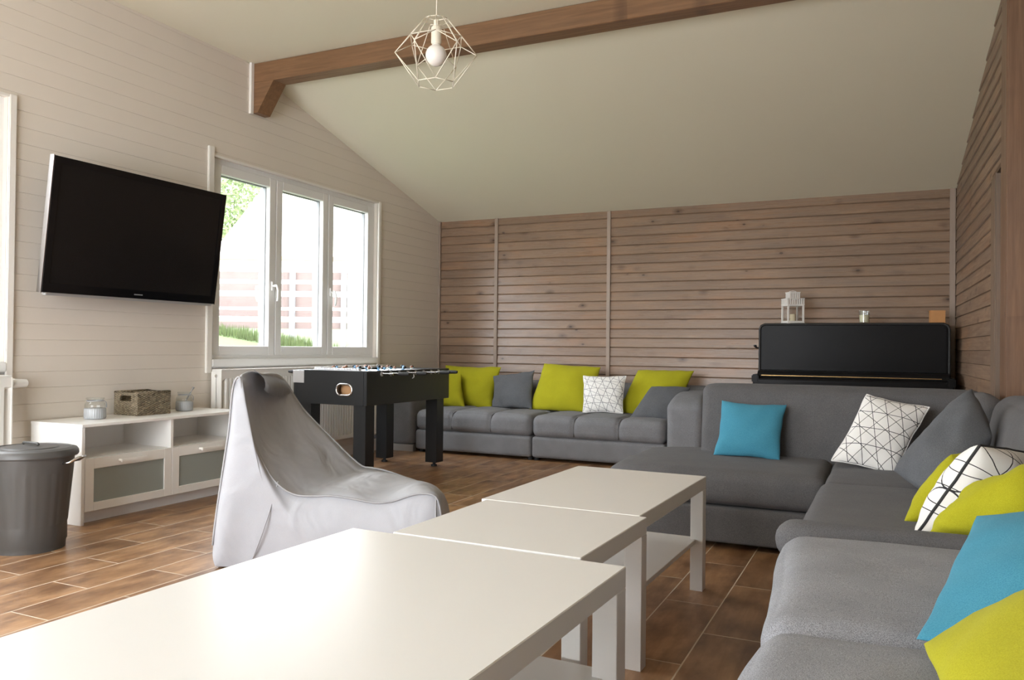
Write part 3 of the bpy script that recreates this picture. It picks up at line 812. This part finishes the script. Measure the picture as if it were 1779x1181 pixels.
# ------------------------------------------------------------------ foosball table
def foosball():
    x0, x1, y0, y1 = -3.868, -3.222, 4.53, 5.63
    t = thing('foosball_table', 'black foosball table standing in front of the window radiator', 'foosball table', (x0, y0, 0), R(-1))
    W, Ln = x1-x0, y1-y0
    ZT, ZBt = .775, .545
    bm = bmesh.new(); wt = .03
    box(bm, 0, wt, 0, Ln, ZBt, ZT, bev=.003, seg=1); box(bm, W-wt, W, 0, Ln, ZBt, ZT, bev=.003, seg=1)
    # end wall toward the camera, with the ball return hole left open
    hx0, hx1, hz0, hz1 = W*.60, W*.60+.135, .612, .690
    for q in ((wt, hx0, ZBt, ZT), (hx1, W-wt, ZBt, ZT), (hx0, hx1, ZBt, hz0), (hx0, hx1, hz1, ZT)): box(bm, q[0], q[1], 0, wt, q[2], q[3])
    box(bm, wt, W-wt, Ln-wt, Ln, ZBt, ZT)
    box(bm, wt, W-wt, wt, Ln-wt, ZBt, ZBt+.02)
    obj('cabinet', bm, M['black'], t)
    obj('playfield', bxm(wt, W-wt, .12, Ln-.12, .66, .675), M['pitch'], t)
    for q in (.10, Ln-.12): obj('goal_wall', bxm(wt, W-wt, q, q+.02, .565, ZT), M['white_plastic'], t)
    bm = bmesh.new()
    for q in ((0.002, W-.002, 0.002, .10), (.002, W-.002, Ln-.10, Ln-.002)): box(bm, q[0], q[1], q[2], q[3], ZT, ZT+.008)
    box(bm, .002, .045, .10, Ln-.10, ZT, ZT+.008); box(bm, W-.045, W-.002, .10, Ln-.10, ZT, ZT+.008)
    obj('top_rail', bm, M['black'], t)
    bm = bmesh.new(); box(bm, .12, W-.12, .07, .10, ZT-.004, ZT+.014); 
    for i in range(16): box(bm, .13+i*.025, .148+i*.025, .068, .102, ZT+.014, ZT+.024)
    obj('score_beads', bm, M['white_plastic'], t)
    bm = bmesh.new(); rr = (hz1-hz0)/2; cxm = [(hx0+rr, (hz0+hz1)/2), (hx1-rr, (hz0+hz1)/2)]
    pts = [(cxm[1][0]+rr*math.cos(a), -.002, cxm[1][1]+rr*math.sin(a)) for a in [-PI/2+PI*k/12 for k in range(13)]] + \
          [(cxm[0][0]+rr*math.cos(a), -.002, cxm[0][1]+rr*math.sin(a)) for a in [PI/2+PI*k/12 for k in range(13)]]
    tube(bm, pts, .007, 8, True)
    # black web filling the corners between the oval ring and the square cut
    o = obj('ball_return_ring', bm, M['chrome'], t, True)
    for s, c0 in ((1, cxm[1]), (-1, cxm[0])):
        for up in (1, -1):
            bm = bmesh.new()
            arc = [(c0[0]+s*rr*math.cos(a), c0[1]+up*rr*math.sin(a)) for a in [PI/2*k/8 for k in range(9)]]
            prism(bm, [(c0[0]+s*rr, c0[1]+up*rr)] + arc, .001, .028, 'y')
            obj('ball_return_corner', bm, M['black'], t)
    obj('ball_tray', bxm(hx0-.04, hx1+.04, .06, .07, hz0-.03, hz1+.03), M['orange_wood'], t)
    bm = bmesh.new()
    box(bm, -.004, .098, -.004, .0, ZT-.085, ZT+.004, bev=.001, seg=1); box(bm, -.004, 0, 0, .09, ZT-.085, ZT+.004)
    obj('corner_plate', bm, M['silver'], t)
    for (x, y) in ((.03, .03), (W-.135, .03), (.03, Ln-.135), (W-.135, Ln-.135)):
        bm = bmesh.new(); box(bm, x, x+.105, y, y+.105, .035, ZBt+.01, bev=.003, seg=1)
        lg = obj('leg', bm, M['black'], t)
        bm = bmesh.new(); cyl(bm, (x+.052, y+.052, 0), (x+.052, y+.052, .014), .024, 16); cyl(bm, (x+.052, y+.052, .012), (x+.052, y+.052, .04), .012, 12)
        obj('levelling_foot', bm, M['rubber'], lg, True, 40)
    def player(body):
        bm = bmesh.new()
        box(bm, -.010, .010, -.012, .012, -.012, .014, bev=.004)
        sphere(bm, (0, 0, .032), .0115, 12, 8)
        tube(bm, [(0, 0, -.01), (0, 0, -.045), (.002, 0, -.068)], [.011, .009, .007], 10)
        box(bm, -.010, .010, -.009, .009, -.078, -.064, bev=.003)
        return bm
    me = {}
    men = [1, 2, 3, 5, 5, 3, 2, 1]
    zr = ZT-.014
    ny = len(men)
    for i, k_ in enumerate(men):
        y = .17+(Ln-.34)*i/(ny-1)
        s = 1 if i in (1, 3, 6, 7) else -1
        team = i in (0, 1, 3, 5)
        bm = bmesh.new(); sh = random.uniform(-.03, .03)
        cyl(bm, (-.11+sh, y, zr), (W+.11+sh, y, zr), .0075, 10)
        rod = obj('rod', bm, M['chrome'], t, True, 40)
        bm = bmesh.new(); hx = W+.10+sh if s > 0 else -.10+sh
        tube(bm, [(hx, y, zr), (hx+s*.015, y, zr), (hx+s*.07, y, zr), (hx+s*.085, y, zr)], [.012, .014, .013, .010], 12)
        obj('handle', bm, M['rubber'], rod, True, 40)
        for q in range(k_):
            xx = W*(q+.5)/k_ if k_ < 5 else .09+(W-.18)*q/4
            xx = min(W-.06, max(.06, xx+sh))
            key = team
            if key not in me:
                o = obj('player_figure', player(team), M['white_plastic'] if team else M['blue_plastic'], rod, True, 50)
                me[key] = o
                hb = bmesh.new(); sphere(hb, (0, 0, .037), .0125, 12, 8, (1, 1, .9)); hd = obj('figure_head', hb, M['skin_plastic'] if team else M['black_matt'], rod, True)
                me[key, 'h'] = hd
            else:
                o = me[key].copy(); C.objects.link(o); o.parent = rod
                hd = me[key, 'h'].copy(); C.objects.link(hd); hd.parent = rod
            for z_ in (o, hd): z_.location = (xx, y, zr); z_.rotation_euler = (0, R(random.uniform(-14, 14)), 0)
    bear = None
    for i in range(ny):
        y = .17+(Ln-.34)*i/(ny-1)
        for x in (-.006, W-.002):
            if bear is None:
                bm = bmesh.new(); cyl(bm, (0, 0, 0), (.008, 0, 0), .016, 12); bear = o = obj('rod_bearing', bm, M['silver'], t)
            else: o = bear.copy(); C.objects.link(o); o.parent = t
            o.location = (x, y, zr)
    bm = bmesh.new(); tube(bm, [(W+.001, Ln*.5, ZT-.02), (W+.02, Ln*.5, ZT-.022), (W+.022, Ln*.5, ZT-.045), (W+.008, Ln*.5, ZT-.055)], .004, 8)
    obj('ball_hook', bm, M['white_plastic'], t, True)
foosball()

# ------------------------------------------------------------------ sofas
def far_sofa():
    t = thing('sofa', 'long grey sofa with tufted seat against the wooden back wall', 'sofa', (-3.89, 6.2, 0))
    W = 2.315; S = W/2
    for i in range(2):
        a = i*S
        obj('base', softbox(a+.003, a+S-.003, .0, .95, .025, .205, .03, n=6), M['sofa'], t, True)
        def tuft(p, a=a):
            u = (p.x-a)/S*3; f = abs(u-round(u)) if 0 < round(u) < 3 else .5
            d = max(0, 1-f/.06)
            v = (p.y-.0)/.95*2; fv = abs(v-1); d2 = max(0, 1-fv/.05)
            k = max(d, d2*.8)
            q = p.copy()
            h = max(0, min(1, (p.z-.24)/.12)); fy = max(0, min(1, (.16-p.y)/.12))
            q.z += (-.020*k**.6 + .008*math.sin(PI*min(1, max(0, u % 1))))*h
            q.y += .016*d**.6*fy
            return q
        sc = obj('seat_cushion', softbox(a+.002, a+S-.002, -.005, .75, .195, .38, .06, (0, 0, .012, 0, 0, .014), n=48, wav=.003, seed=i*7, warp=tuft), M['sofa'], t, True)
        bm = bmesh.new()
        for q in (1, 2):
            xx = a+S*q/3
            tube(bm, [(xx, .004, .22), (xx, .002, .31), (xx, .020, .354), (xx, .06, .372), (xx, .3, .378), (xx, .66, .376)], .0045, 6)
        tube(bm, [(a+.03, .035, .365), (a+S*.5, .03, .367), (a+S-.03, .035, .365)], .0015, 6)
        obj('seam', bm, M['sofa_dark'], sc, True)
    obj('backrest', softbox(-.28, W+.28, .74, .99, .10, .635, .06, (0, 0, .01, 0, 0, .01), n=14, wav=.004), M['sofa'], t, True)
    for x0, x1 in ((-.285, -.005), (W+.005, W+.288)):
        def arm(p):
            q = p.copy()
            if p.z > .3:
                k = max(0, 1-p.y/.35); q.z -= .075*k**2.2*(p.z-.3)/.3
            return q
        ar = obj('armrest', softbox(x0, x1, -.02, .76, .06, .60, .055, (0, .006, 0, 0, 0, .012), n=14, wav=.003, warp=arm), M['sofa'], t, True)
        obj('metal_foot', bxm(x0+.02, x1-.01, .0, .05, 0, .062), M['silver'], ar)
    bm = bmesh.new()
    for x in (.04, S-.03, S+.03, W-.04):
        for y in (.06, .86): cyl(bm, (x, y, 0), (x, y, .03), .022, 12)
    obj('feet', bm, M['rubber'], t)
far_sofa()

def corner_sofa():
    t = thing('corner_sofa', 'charcoal grey corner sofa with low back in front of the piano', 'sofa', (0, 3.9, 0))
    S = M['sofa_dark']
    obj('base', softbox(-1.27, .44, .004, .86, .03, .203, .014, n=8), S, t, True)
    obj('base', softbox(-.22, .44, -1.42, -.01, .03, .203, .014, n=8), S, t, True)
    def lft(p):                                     # the open left end narrows and rounds off
        q = p.copy()
        k = max(0, min(1, (-.95-p.x)/.35))
        h = max(0, min(1, (p.z-.25)/.13)); fy = max(0, 1-p.y/.3)
        q.z -= .022*k**2*h + .012*h*fy**2
        q.y += .05*k**3*fy
        return q
    obj('seat_cushion', softbox(-1.31, -.250, .0, .83, .205, .388, .055, (.01, 0, .010, 0, 0, .006), n=22, wav=.0025, seed=2, warp=lft), S, t, True)
    obj('seat_cushion', softbox(-.248, .44, -.195, .66, .205, .387, .03, (0, 0, .0, 0, 0, .006), n=16, wav=.003, seed=5), S, t, True)
    obj('seat_cushion', softbox(-.262, .44, -1.415, -.20, .205, .398, .05, (.008, 0, 0, .0, 0, .008), n=18, wav=.004, seed=8), S, t, True)
    def lean(p):
        q = p.copy(); q.y += .13*max(0, p.z-.38); return q
    obj('backrest', softbox(-.948, .44, .585, .80, .30, .765, .05, (0, 0, .018, 0, 0, .004), n=18, wav=.003, seed=4, warp=lean), S, t, True)
    def lean2(p):
        q = p.copy(); q.x += .16*max(0, p.z-.38)
        q.z += .0
        return q
    obj('backrest', softbox(.385, .62, -1.42, .34, .30, .765, .07, (.03, 0, 0, 0, 0, .01), n=18, wav=.004, seed=9, warp=lean2), S, t, True)
    obj('corner_back', softbox(.34, .50, .30, .74, .30, .756, .08, (.0, 0, .0, 0, 0, .008), n=14, wav=.004, seed=12), S, t, True)
    obj('arm_panel', softbox(-.20, .44, -1.535, -1.43, .03, .375, .015, n=6), S, t, True)
    obj('armrest', softbox(-.285, .44, -1.540, -1.425, .362, .473, .05, (.004, 0, 0, 0, 0, .003), n=12, wav=.002, seed=3), S, t, True)
    bm = bmesh.new()
    for (x, y) in ((-1.2, .12), (-1.2, .78), (-.18, -1.34), (.38, -1.34), (.38, .78)): cyl(bm, (x, y, 0), (x, y, .035), .025, 12)
    obj('feet', bm, M['rubber'], t)
corner_sofa()

def near_sofa():
    t = thing('sofa', 'light grey melange sofa in the right foreground', 'sofa', (0, .3, 0))
    S = M['sofa_melange']
    obj('base', softbox(-.15, .72, .0, 2.02, .04, .30, .03, n=8), S, t, True)
    for i, (a, b_) in enumerate(((1.245, 2.045), (.60, 1.238), (.0, .594))):
        def wv(p):
            q = p.copy()
            if p.x < .2: q.x += .005*math.sin(p.y*9+i*2)-.06*max(0, p.y-1.25)*max(0, .2-p.x)/.4+.05*max(0, .42-p.z)
            return q
        obj('seat_cushion', softbox(-.208, .55, a, b_, .27, .458, .055, (.012, 0, .004, .004, 0, .018), n=24, wav=.005, seed=20+i*3, warp=wv), S, t, True)
    obj('backrest', softbox(.48, .74, .0, 2.02, .28, .80, .07, (.02, 0, 0, 0, 0, .01), n=14, wav=.005, seed=31), S, t, True)
    bm = bmesh.new()
    for (x, y) in ((-.1, .08), (-.1, 1.94), (.66, .08), (.66, 1.94)): cyl(bm, (x, y, 0), (x, y, .045), .025, 12)
    obj('feet', bm, M['rubber'], t)
near_sofa()

# ------------------------------------------------------------------ cushions
def cushion(label, mat, corners, T=.13, pinch=.06, piping=None, seed=0, group=None, n=26, wr=.006, power=.5):
    P = [Vector(c) for c in corners]                # top left, top right, bottom right, bottom left seen from the front
    c = sum(P, Vector())/4
    zb = min(p.z for p in P)
    P = [p-c for p in P]
    nrm = ((P[1]-P[3]).cross(P[0]-P[2])).normalized()
    if nrm.dot(Vector((0, 0, .96))-c) < 0: nrm = -nrm
    bm = bmesh.new(); uvl = bm.loops.layers.uv.new('UVMap')
    sh = [{}, {}]; uvs = {}
    def base(u, v):
        iu = u*(1-pinch*(1-v*v)*1.0) ; iv = v*(1-pinch*(1-u*u)*1.0)
        a, b_ = (iu+1)/2, (iv+1)/2
        return P[3]*(1-a)*(1-b_)+P[2]*a*(1-b_)+P[1]*a*b_+P[0]*(1-a)*b_
    for side in (0, 1):
        for i in range(n+1):
            for j in range(n+1):
                u = math.sin((2*i/n-1)*PI/2); v = math.sin((2*j/n-1)*PI/2)
                k = max(0, (1-u*u)*(1-v*v))**power
                p = base(u, v) + wr*.9*noise.noise_vector(Vector((u*2.6+seed*3, v*2.6, seed)))*max(abs(u), abs(v))**4
                ns = Vector((u*1.7+seed, v*1.7, side*4.+seed))
                h = T*.5*k*(1+.18*noise.noise(ns))
                # creases running in from the seams and corners
                ed = max(abs(u), abs(v))
                cr = wr*math.sin(11*u*abs(v)+seed)*math.sin(9*v*abs(u)+seed*2)*(ed**2)*(1-ed**8)
                p = p + nrm*((h+cr*k**.5) if side == 0 else -(h-cr*k**.5))
                if (i in (0, n) or j in (0, n)) and side == 1: sh[1][i, j] = sh[0][i, j]
                else:
                    q = bm.verts.new(p); sh[side][i, j] = q
                uvs[side, i, j] = (u*.5+.5, v*.5+.5)
    for side in (0, 1):
        for i in range(n):
            for j in range(n):
                ks = [(i, j), (i+1, j), (i+1, j+1), (i, j+1)]
                if side: ks = ks[::-1]
                f = bm.faces.new([sh[side][k_] for k_ in ks])
                for lp, k_ in zip(f.loops, ks): lp[uvl].uv = uvs[(side,)+k_]
    g = thing('cushion', label, 'cushion', (c.x, c.y, zb), 0, group)
    edge = [sh[0][i, 0].co.copy() for i in range(n)] + [sh[0][n, j].co.copy() for j in range(n)] + [sh[0][i, n].co.copy() for i in range(n, 0, -1)] + [sh[0][0, j].co.copy() for j in range(n, 0, -1)]
    for v in bm.verts: v.co += Vector((0, 0, c.z-zb))
    me = bpy.data.meshes.new('cover'); bm.normal_update(); bm.to_mesh(me); bm.free(); me.materials.append(mat)
    for p in me.polygons: p.use_smooth = True
    o = bpy.data.objects.new('cover', me); C.objects.link(o); o.parent = g
    if piping:
        bm = bmesh.new(); tube(bm, [e+Vector((0, 0, c.z-zb)) for e in edge], piping[1], 8, True)
        obj('piping', bm, piping[0], g, True)
    return g
FG, NG = 'cushions on the long grey sofa', 'cushions on the near right sofas'
cushion('lime cushion half hidden behind the foosball table at the left sofa arm', M['lime'], [(-4.07, 6.80, .70), (-3.70, 6.72, .70), (-3.585, 6.60, .385), (-3.93, 6.60, .385)], .14, seed=1, group=FG)
cushion('large lime cushion at the left end leaning beside the slate grey cushion', M['lime'], [(-3.985, 6.92, .775), (-3.372, 6.92, .765), (-3.372, 6.73, .378), (-3.90, 6.73, .372)], .17, seed=2, group=FG, wr=.01)
cushion('slate grey square cushion between two large lime cushions', M['grey_cushion'], [(-3.404, 6.83, .683), (-2.978, 6.83, .745), (-2.928, 6.66, .398), (-3.337, 6.66, .392)], .13, seed=3, group=FG, wr=.01)
cushion('large lime cushion in the middle of the long sofa', M['lime'], [(-2.918, 6.92, .812), (-2.359, 6.92, .784), (-2.402, 6.70, .390), (-2.98, 6.70, .388)], .17, seed=4, group=FG, pinch=.03)
cushion('white cushion with thin grey diamond lines between two lime cushions', M['geo_diamond'], [(-2.456, 6.72, .710), (-2.063, 6.72, .720), (-2.044, 6.58, .405), (-2.405, 6.58, .395)], .12, seed=5, group=FG, piping=(M['white_piping'], .004))
cushion('lime cushion at the right end behind the leaning slate grey cushion', M['lime'], [(-2.015, 6.93, .770), (-1.512, 6.93, .772), (-1.64, 6.72, .385), (-2.15, 6.72, .385)], .15, seed=6, group=FG, pinch=.03)
cushion('slate grey cushion leaning on the right arm of the long sofa', M['grey_cushion'], [(-1.80, 6.60, .640), (-1.475, 6.62, .640), (-1.60, 6.44, .378), (-1.945, 6.44, .372)], .13, seed=7, group=FG, power=.4, pinch=.02)
cushion('blue square cushion leaning on the charcoal sofa back below the piano', M['blue'], [(-.822, 4.46, .678), (-.482, 4.46, .668), (-.500, 4.33, .385), (-.838, 4.33, .392)], .13, seed=8, group=NG, pinch=.07)
cushion('white cushion with black triangle lines left of the slate grey cushion', M['geo'], [(-.092, 4.40, .738), (.186, 4.38, .690), (.036, 4.20, .376), (-.243, 4.22, .420)], .12, seed=9, group=NG, piping=(M['white_piping'], .004), pinch=.05)
cushion('slate grey textured cushion standing on its corner in the sofa corner', M['grey_cushion'], [(.325, 3.87, .802), (.372, 3.62, .63), (.205, 3.42, .40), (.030, 3.74, .452)], .17, seed=10, group=NG, power=.42, pinch=-.05)
cushion('lime cushion squeezed behind the white cushion with black piping', M['lime'], [(.190, 2.97, .625), (.43, 3.2, .62), (.32, 3.12, .405), (.050, 2.92, .40)], .16, seed=11, group=NG, pinch=-.02)
cushion('white cushion with bold black lines and black piping in front of lime', M['geo_big'], [(.250, 2.73, .683), (.45, 3.03, .635), (.34, 2.95, .41), (.078, 2.665, .412)], .20, seed=12, group=NG, piping=(M['piping'], .0048), pinch=.01, power=.4)
cushion('lime cushion lying in front of the white black-piped cushion', M['lime'], [(.210, 2.61, .572), (.46, 2.55, .705), (.44, 2.42, .46), (.095, 2.57, .428)], .17, seed=13, group=NG, wr=.016, pinch=.03)
cushion('blue cushion on the near sofa beneath the nearest lime cushion', M['blue'], [(.168, 1.90, .622), (.56, 1.74, .70), (.46, 1.36, .52), (.048, 1.50, .478)], .12, seed=14, group=NG, pinch=.03)
cushion('nearest lime cushion in the bottom right corner on the foreground sofa', M['lime'], [(.054, 1.42, .502), (.41, 1.63, .665), (.43, 1.10, .64), (.086, 1.00, .480)], .10, seed=15, group=NG, pinch=.02)

# ------------------------------------------------------------------ piano and what stands on it
t = thing('upright_piano', 'black upright piano against the wooden back wall behind the corner sofa', 'piano', (-.955, 6.5, 0))
PW = 1.385
bm = bmesh.new()
prism(bm, [(0, 0), (PW, 0), (PW, 1.13), (PW-.012, 1.158), (PW-.045, 1.176), (.045, 1.176), (.012, 1.158), (0, 1.13)], .28, .70, 'y')
obj('case', bm, M['piano'], t)
bm = bmesh.new()
prism(bm, [(.03, .80), (PW-.03, .80), (PW-.03, 1.125), (PW-.045, 1.150), (.045, 1.150), (.03, 1.125)], .268, .281, 'y')
obj('upper_panel', bm, M['piano'], t)
bm = bmesh.new()
tube(bm, [(.010, .279, .78), (.010, .279, 1.13), (.022, .279, 1.155), (.048, .279, 1.168), (PW-.048, .279, 1.168), (PW-.022, .279, 1.155), (PW-.010, .279, 1.13), (PW-.010, .279, .78)], .010, 8)
obj('edge_moulding', bm, M['piano_edge'], t, True, 50)
bm = bmesh.new()
prism(bm, [(.28, .80), (.12, .795), (.085, .775), (.075, .745), (.28, .745)], .02, PW-.02, 'x')
obj('key_lid', bm, M['piano'], t)
obj('lid_hinge', bxm(.05, PW-.07, .076, .082, .757, .761), M['brass'], t)
obj('key_bed', softbox(-.012, PW+.012, .04, .30, .66, .742, .02, n=6), M['piano'], t, True)
for x0 in (-.018, PW-.035): obj('key_cheek', bxm(x0, x0+.053, .03, .29, .70, .765, bev=.008), M['piano'], t)
for x0 in (.01, PW-.07): obj('leg', bxm(x0, x0+.06, .05, .11, .03, .665, bev=.006), M['piano'], t)
obj('lower_panel', bxm(.02, PW-.02, .262, .281, .06, .655), M['piano'], t)
for x0 in (0, PW-.08): obj('toe_block', bxm(x0, x0+.08, .03, .30, 0, .06, bev=.006), M['piano'], t)
bm = bmesh.new(); tube(bm, [(0, .42, .98), (-.03, .41, .975), (-.045, .40, .99), (-.045, .40, 1.0)], [.006, .006, .012, .014], 8)
obj('candle_bracket', bm, M['black_matt'], t, True)

t = thing('lantern', 'white metal candle lantern with glazed sides on top of the piano', 'lantern', (-.70, 6.86, 1.176), R(28))
bm = bmesh.new(); h = .062
box(bm, -.072, .072, -.072, .072, 0, .010, bev=.003)
for sx in (-1, 1):
    for sy in (-1, 1): box(bm, sx*h-.006, sx*h+.006, sy*h-.006, sy*h+.006, .010, .150)
for z in (.012, .142):
    for s in (-1, 1): box(bm, -h, h, s*h-.004, s*h+.004, z, z+.008); box(bm, s*h-.004, s*h+.004, -h, h, z, z+.008)
obj('frame', bm, M['lantern'], t)
bm = bmesh.new()
box(bm, -.070, .070, -.070, .070, .150, .155); box(bm, -.070, .070, -.070, .070, .198, .204)
for k_ in range(8):
    u = -.064+.128*k_/7
    for s in (-1, 1): box(bm, u-.005, u+.005, s*.066-.003, s*.066+.003, .155, .198); box(bm, s*.066-.003, s*.066+.003, u-.005, u+.005, .155, .198)
obj('pierced_roof', bm, M['lantern'], t)
bm = bmesh.new()
box(bm, -.045, .045, -.045, .045, .249, .256)
for k_ in range(6):
    u = -.038+.076*k_/5
    for s in (-1, 1): box(bm, u-.004, u+.004, s*.040-.003, s*.040+.003, .204, .249); box(bm, s*.040-.003, s*.040+.003, u-.004, u+.004, .204, .249)
tube(bm, [(-.03, 0, .256), (-.025, 0, .262), (0, 0, .266), (.025, 0, .262), (.03, 0, .256)], .003, 6)
obj('chimney', bm, M['lantern'], t)
bm = bmesh.new()
for s in (-1, 1): box(bm, -h, h, s*h-.001, s*h+.001, .02, .142); box(bm, s*h-.001, s*h+.001, -h, h, .02, .142)
obj('glass_sides', bm, M['glass'], t)
bm = bmesh.new(); lathe(bm, [(.02, .010), (.021, .012), (.021, .075), (.018, .078)], seg=20)
obj('candle', bm, M['wax'], t, True, 40)
t = thing('candle_glass', 'small clear glass with a cream candle on top of the piano', 'candle', (-.165, 6.86, 1.176))
bm = bmesh.new(); lathe(bm, [(.030, .001), (.038, .004), (.042, .10), (.040, .10), (.036, .008), (.0, .008)], seg=28, cap1=False)
obj('glass', bm, M['jar_glass'], t, True, 50)
bm = bmesh.new(); lathe(bm, [(.034, .009), (.0375, .066), (.0, .068)], seg=24, cap1=False); obj('wax', bm, M['wax'], t, True, 50)
t = thing('wood_block', 'small orange wooden candle block at the right end of the piano top', 'candle holder', (.342, 6.86, 1.176), R(8))
bm = bmesh.new()
box(bm, -.05, .05, -.035, .035, 0, .092, bev=.003)
obj('block', bm, M['wood_block'], t)
bm = bmesh.new(); box(bm, -.052, .052, -.037, .037, .086, .096, bev=.003); obj('block_lid', bm, M['wood_block'], t)

# ------------------------------------------------------------------ pendant lamp
def lamp():
    t = thing('pendant_lamp', 'cream wire cage pendant lamp with a round white bulb hanging from the ceiling', 'lamp', (-1.83, 3.06, 2.13))
    n = 6
    def ring(r, z, ph): return [Vector((r*math.cos(2*PI*(i+ph)/n), r*math.sin(2*PI*(i+ph)/n), z)) for i in range(n)]
    A = ring(.055, .285, 0); B = ring(.128, .195, .0); D = ring(.182, .135, .5); E = ring(.088, .0, 0)
    A2 = ring(.055, .285, .5)
    bm = bmesh.new()
    def w_(p, q): tube(bm, [p, q], .0021, 6)
    for i in range(n):
        j = (i+1) % n
        w_(A[i], A2[i]); w_(A2[i], A[j]); w_(A[i], B[i]); w_(A2[i], D[i])
        w_(B[i], D[i]); w_(B[j], D[i]); w_(E[i], D[i]); w_(E[j], D[i]); w_(E[i], E[j])
    for i in range(0, n): w_(B[i], B[(i+1) % n])
    obj('wire_cage', bm, M['wire'], t, True)
    bm = bmesh.new()
    for i in range(0, n, 2): w2 = tube(bm, [A[i], Vector((0, 0, .285))], .002, 6)
    lathe(bm, [(.004, .29), (.012, .285), (.012, .262), (.021, .255), (.023, .25), (.023, .185), (.019, .178)], seg=20)
    obj('socket', bm, M['wire'], t, True, 45)
    bm = bmesh.new(); sphere(bm, (0, 0, .128), .0475, 28, 18); lathe(bm, [(.025, .160), (.016, .182)], seg=20)
    obj('bulb', bm, M['bulb'], t, True)
    bm = bmesh.new(); tube(bm, [(0, 0, .288), (.002, 0, .55), (0, 0, .885)], .0028, 8); obj('cable', bm, M['wire'], t, True)
    bm = bmesh.new(); lathe(bm, [(.045, .898), (.045, .885), (.035, .87), (.008, .865)], seg=28); obj('ceiling_rose', bm, M['wire'], t, True, 40)
lamp()

# ------------------------------------------------------------------ garden seen through the window
bm = bmesh.new(); g = {}
xs = [-4.42, -4.9, -6, -7, -8, -9, -11, -14, -20, -30]; zs = [-.1, .0, .55, .92, 1.10, 1.20, 1.40, 1.6, 1.7, 1.8]
ys = [-6+2*i for i in range(24)]
for i, x in enumerate(xs):
    for j, y in enumerate(ys): g[i, j] = bm.verts.new((x, y, zs[i]+.03*noise.noise(Vector((x*.7, y*.7, 0)))))
for i in range(len(xs)-1):
    for j in range(len(ys)-1): bm.faces.new((g[i, j], g[i+1, j], g[i+1, j+1], g[i, j+1]))
gl = struct(obj('lawn', bm, M['grass'], None, True))
bm = bmesh.new()
rg = random.Random(3)
for k_ in range(2600):
    tt, ss = -.6+2.9*rg.random(), .12+.75*rg.random()
    x, y = -8.87+.905*tt+.426*ss, 8.19+.426*tt-.905*ss
    q = max(i for i in range(len(xs)) if xs[i] >= x); f = (xs[q]-x)/(xs[q]-xs[q+1])
    zb = zs[q]+(zs[q+1]-zs[q])*f+.01
    hh = .05+.09*rg.random(); a = rg.random()*PI
    dx, dy = .008*math.cos(a), .008*math.sin(a)
    v = [bm.verts.new((x-dx, y-dy, zb-.02)), bm.verts.new((x+dx, y+dy, zb-.02)), bm.verts.new((x+.03*(rg.random()-.5), y+.03*(rg.random()-.5), zb+hh))]
    bm.faces.new(v)
o = obj('grass_tufts', bm, M['grass']); o['kind'] = 'stuff'; o['label'] = 'tufts of grass on the bank outside the window'; o['category'] = 'grass'

t = thing('board_fence', 'brown horizontal board fence on the grass bank outside the window', 'fence', (-8.87, 8.19, .98), R(25.2))
for k_, (za, zb) in enumerate(((.206, .298), (.373, .465), (.507, .658), (.733, .834), (.892, 1.0))):
    obj('board', bxm(-3.5, 2.22, -.012, .012, za, zb), M['fence_wood'], t)
for xx in (-1.6, .2, 1.46, 2.18): obj('fence_post', bxm(xx-.035, xx+.035, -.075, -.013, -.25, 1.15), M['fence_post'], t)
t = thing('garden_wall', 'pale wall end standing beside the board fence outside', 'wall', (-6.80, 9.16, .62), R(25.2))
obj('wall_block', bxm(.0, .9, -.1, .3, 0, 1.36), M['house'], t)

t = thing('gable_house', 'pale rendered neighbouring house with a steep gable behind the fence', 'house', (-18.4, 17.84, 1.0), R(25.2))
bm = bmesh.new(); prism(bm, [(0, 0), (6.6, 0), (6.6, 2.5), (3.3, 6.83), (0, 2.5)], 0, 7, 'y')
obj('gable_wall', bm, M['house'], t)
bm = bmesh.new()
prism(bm, [(-.25, 2.17), (3.3, 6.83), (3.3, 6.93), (-.3, 2.2)], -.15, 7.1, 'y')
obj('roof_slope', bm, M['house'], t)
bm = bmesh.new(); prism(bm, [(3.3, 6.83), (6.85, 2.17), (6.9, 2.2), (3.3, 6.93)], -.15, 7.1, 'y')
obj('roof_slope', bm, M['house'], t)
obj('eave_band', bxm(0, 6.6, -.10, 0, 2.50, 2.62), M['roof'], t)

def tree(loc, R0, H, label, seed):
    g = thing('leafy_tree', label, 'tree', loc)
    bm = bmesh.new(); tube(bm, [(0, 0, -.2), (.1, .05, H*.4), (0, 0, H*.75)], [.16, .13, .05], 10); obj('trunk', bm, M['bark'], g, True)
    rg = random.Random(seed); bm = bmesh.new()
    for k_ in range(16000):
        while True:
            p = Vector((rg.uniform(-1, 1), rg.uniform(-1, 1), rg.uniform(-1, 1)))
            if .35 < p.length < 1: break
        lump = 1+.25*noise.noise(p*2.3+Vector((seed, 0, 0)))
        c_ = Vector((p.x*R0*lump, p.y*R0*lump, H*.58+p.z*H*.47*lump))
        a = Vector((rg.gauss(0, 1), rg.gauss(0, 1), rg.gauss(0, 1))).normalized(); b_ = a.orthogonal().normalized(); s = .06+.07*rg.random()
        vs = [bm.verts.new(c_+a*s), bm.verts.new(c_+b_*s*.55), bm.verts.new(c_-a*s), bm.verts.new(c_-b_*s*.55)]
        bm.faces.new(vs)
    obj('foliage', bm, M['leaf'], g)
tree((-25.6, 24.4, 1.2), 2.5, 9.4, 'green leafy tree beyond the fence at the upper left of the window', 4)
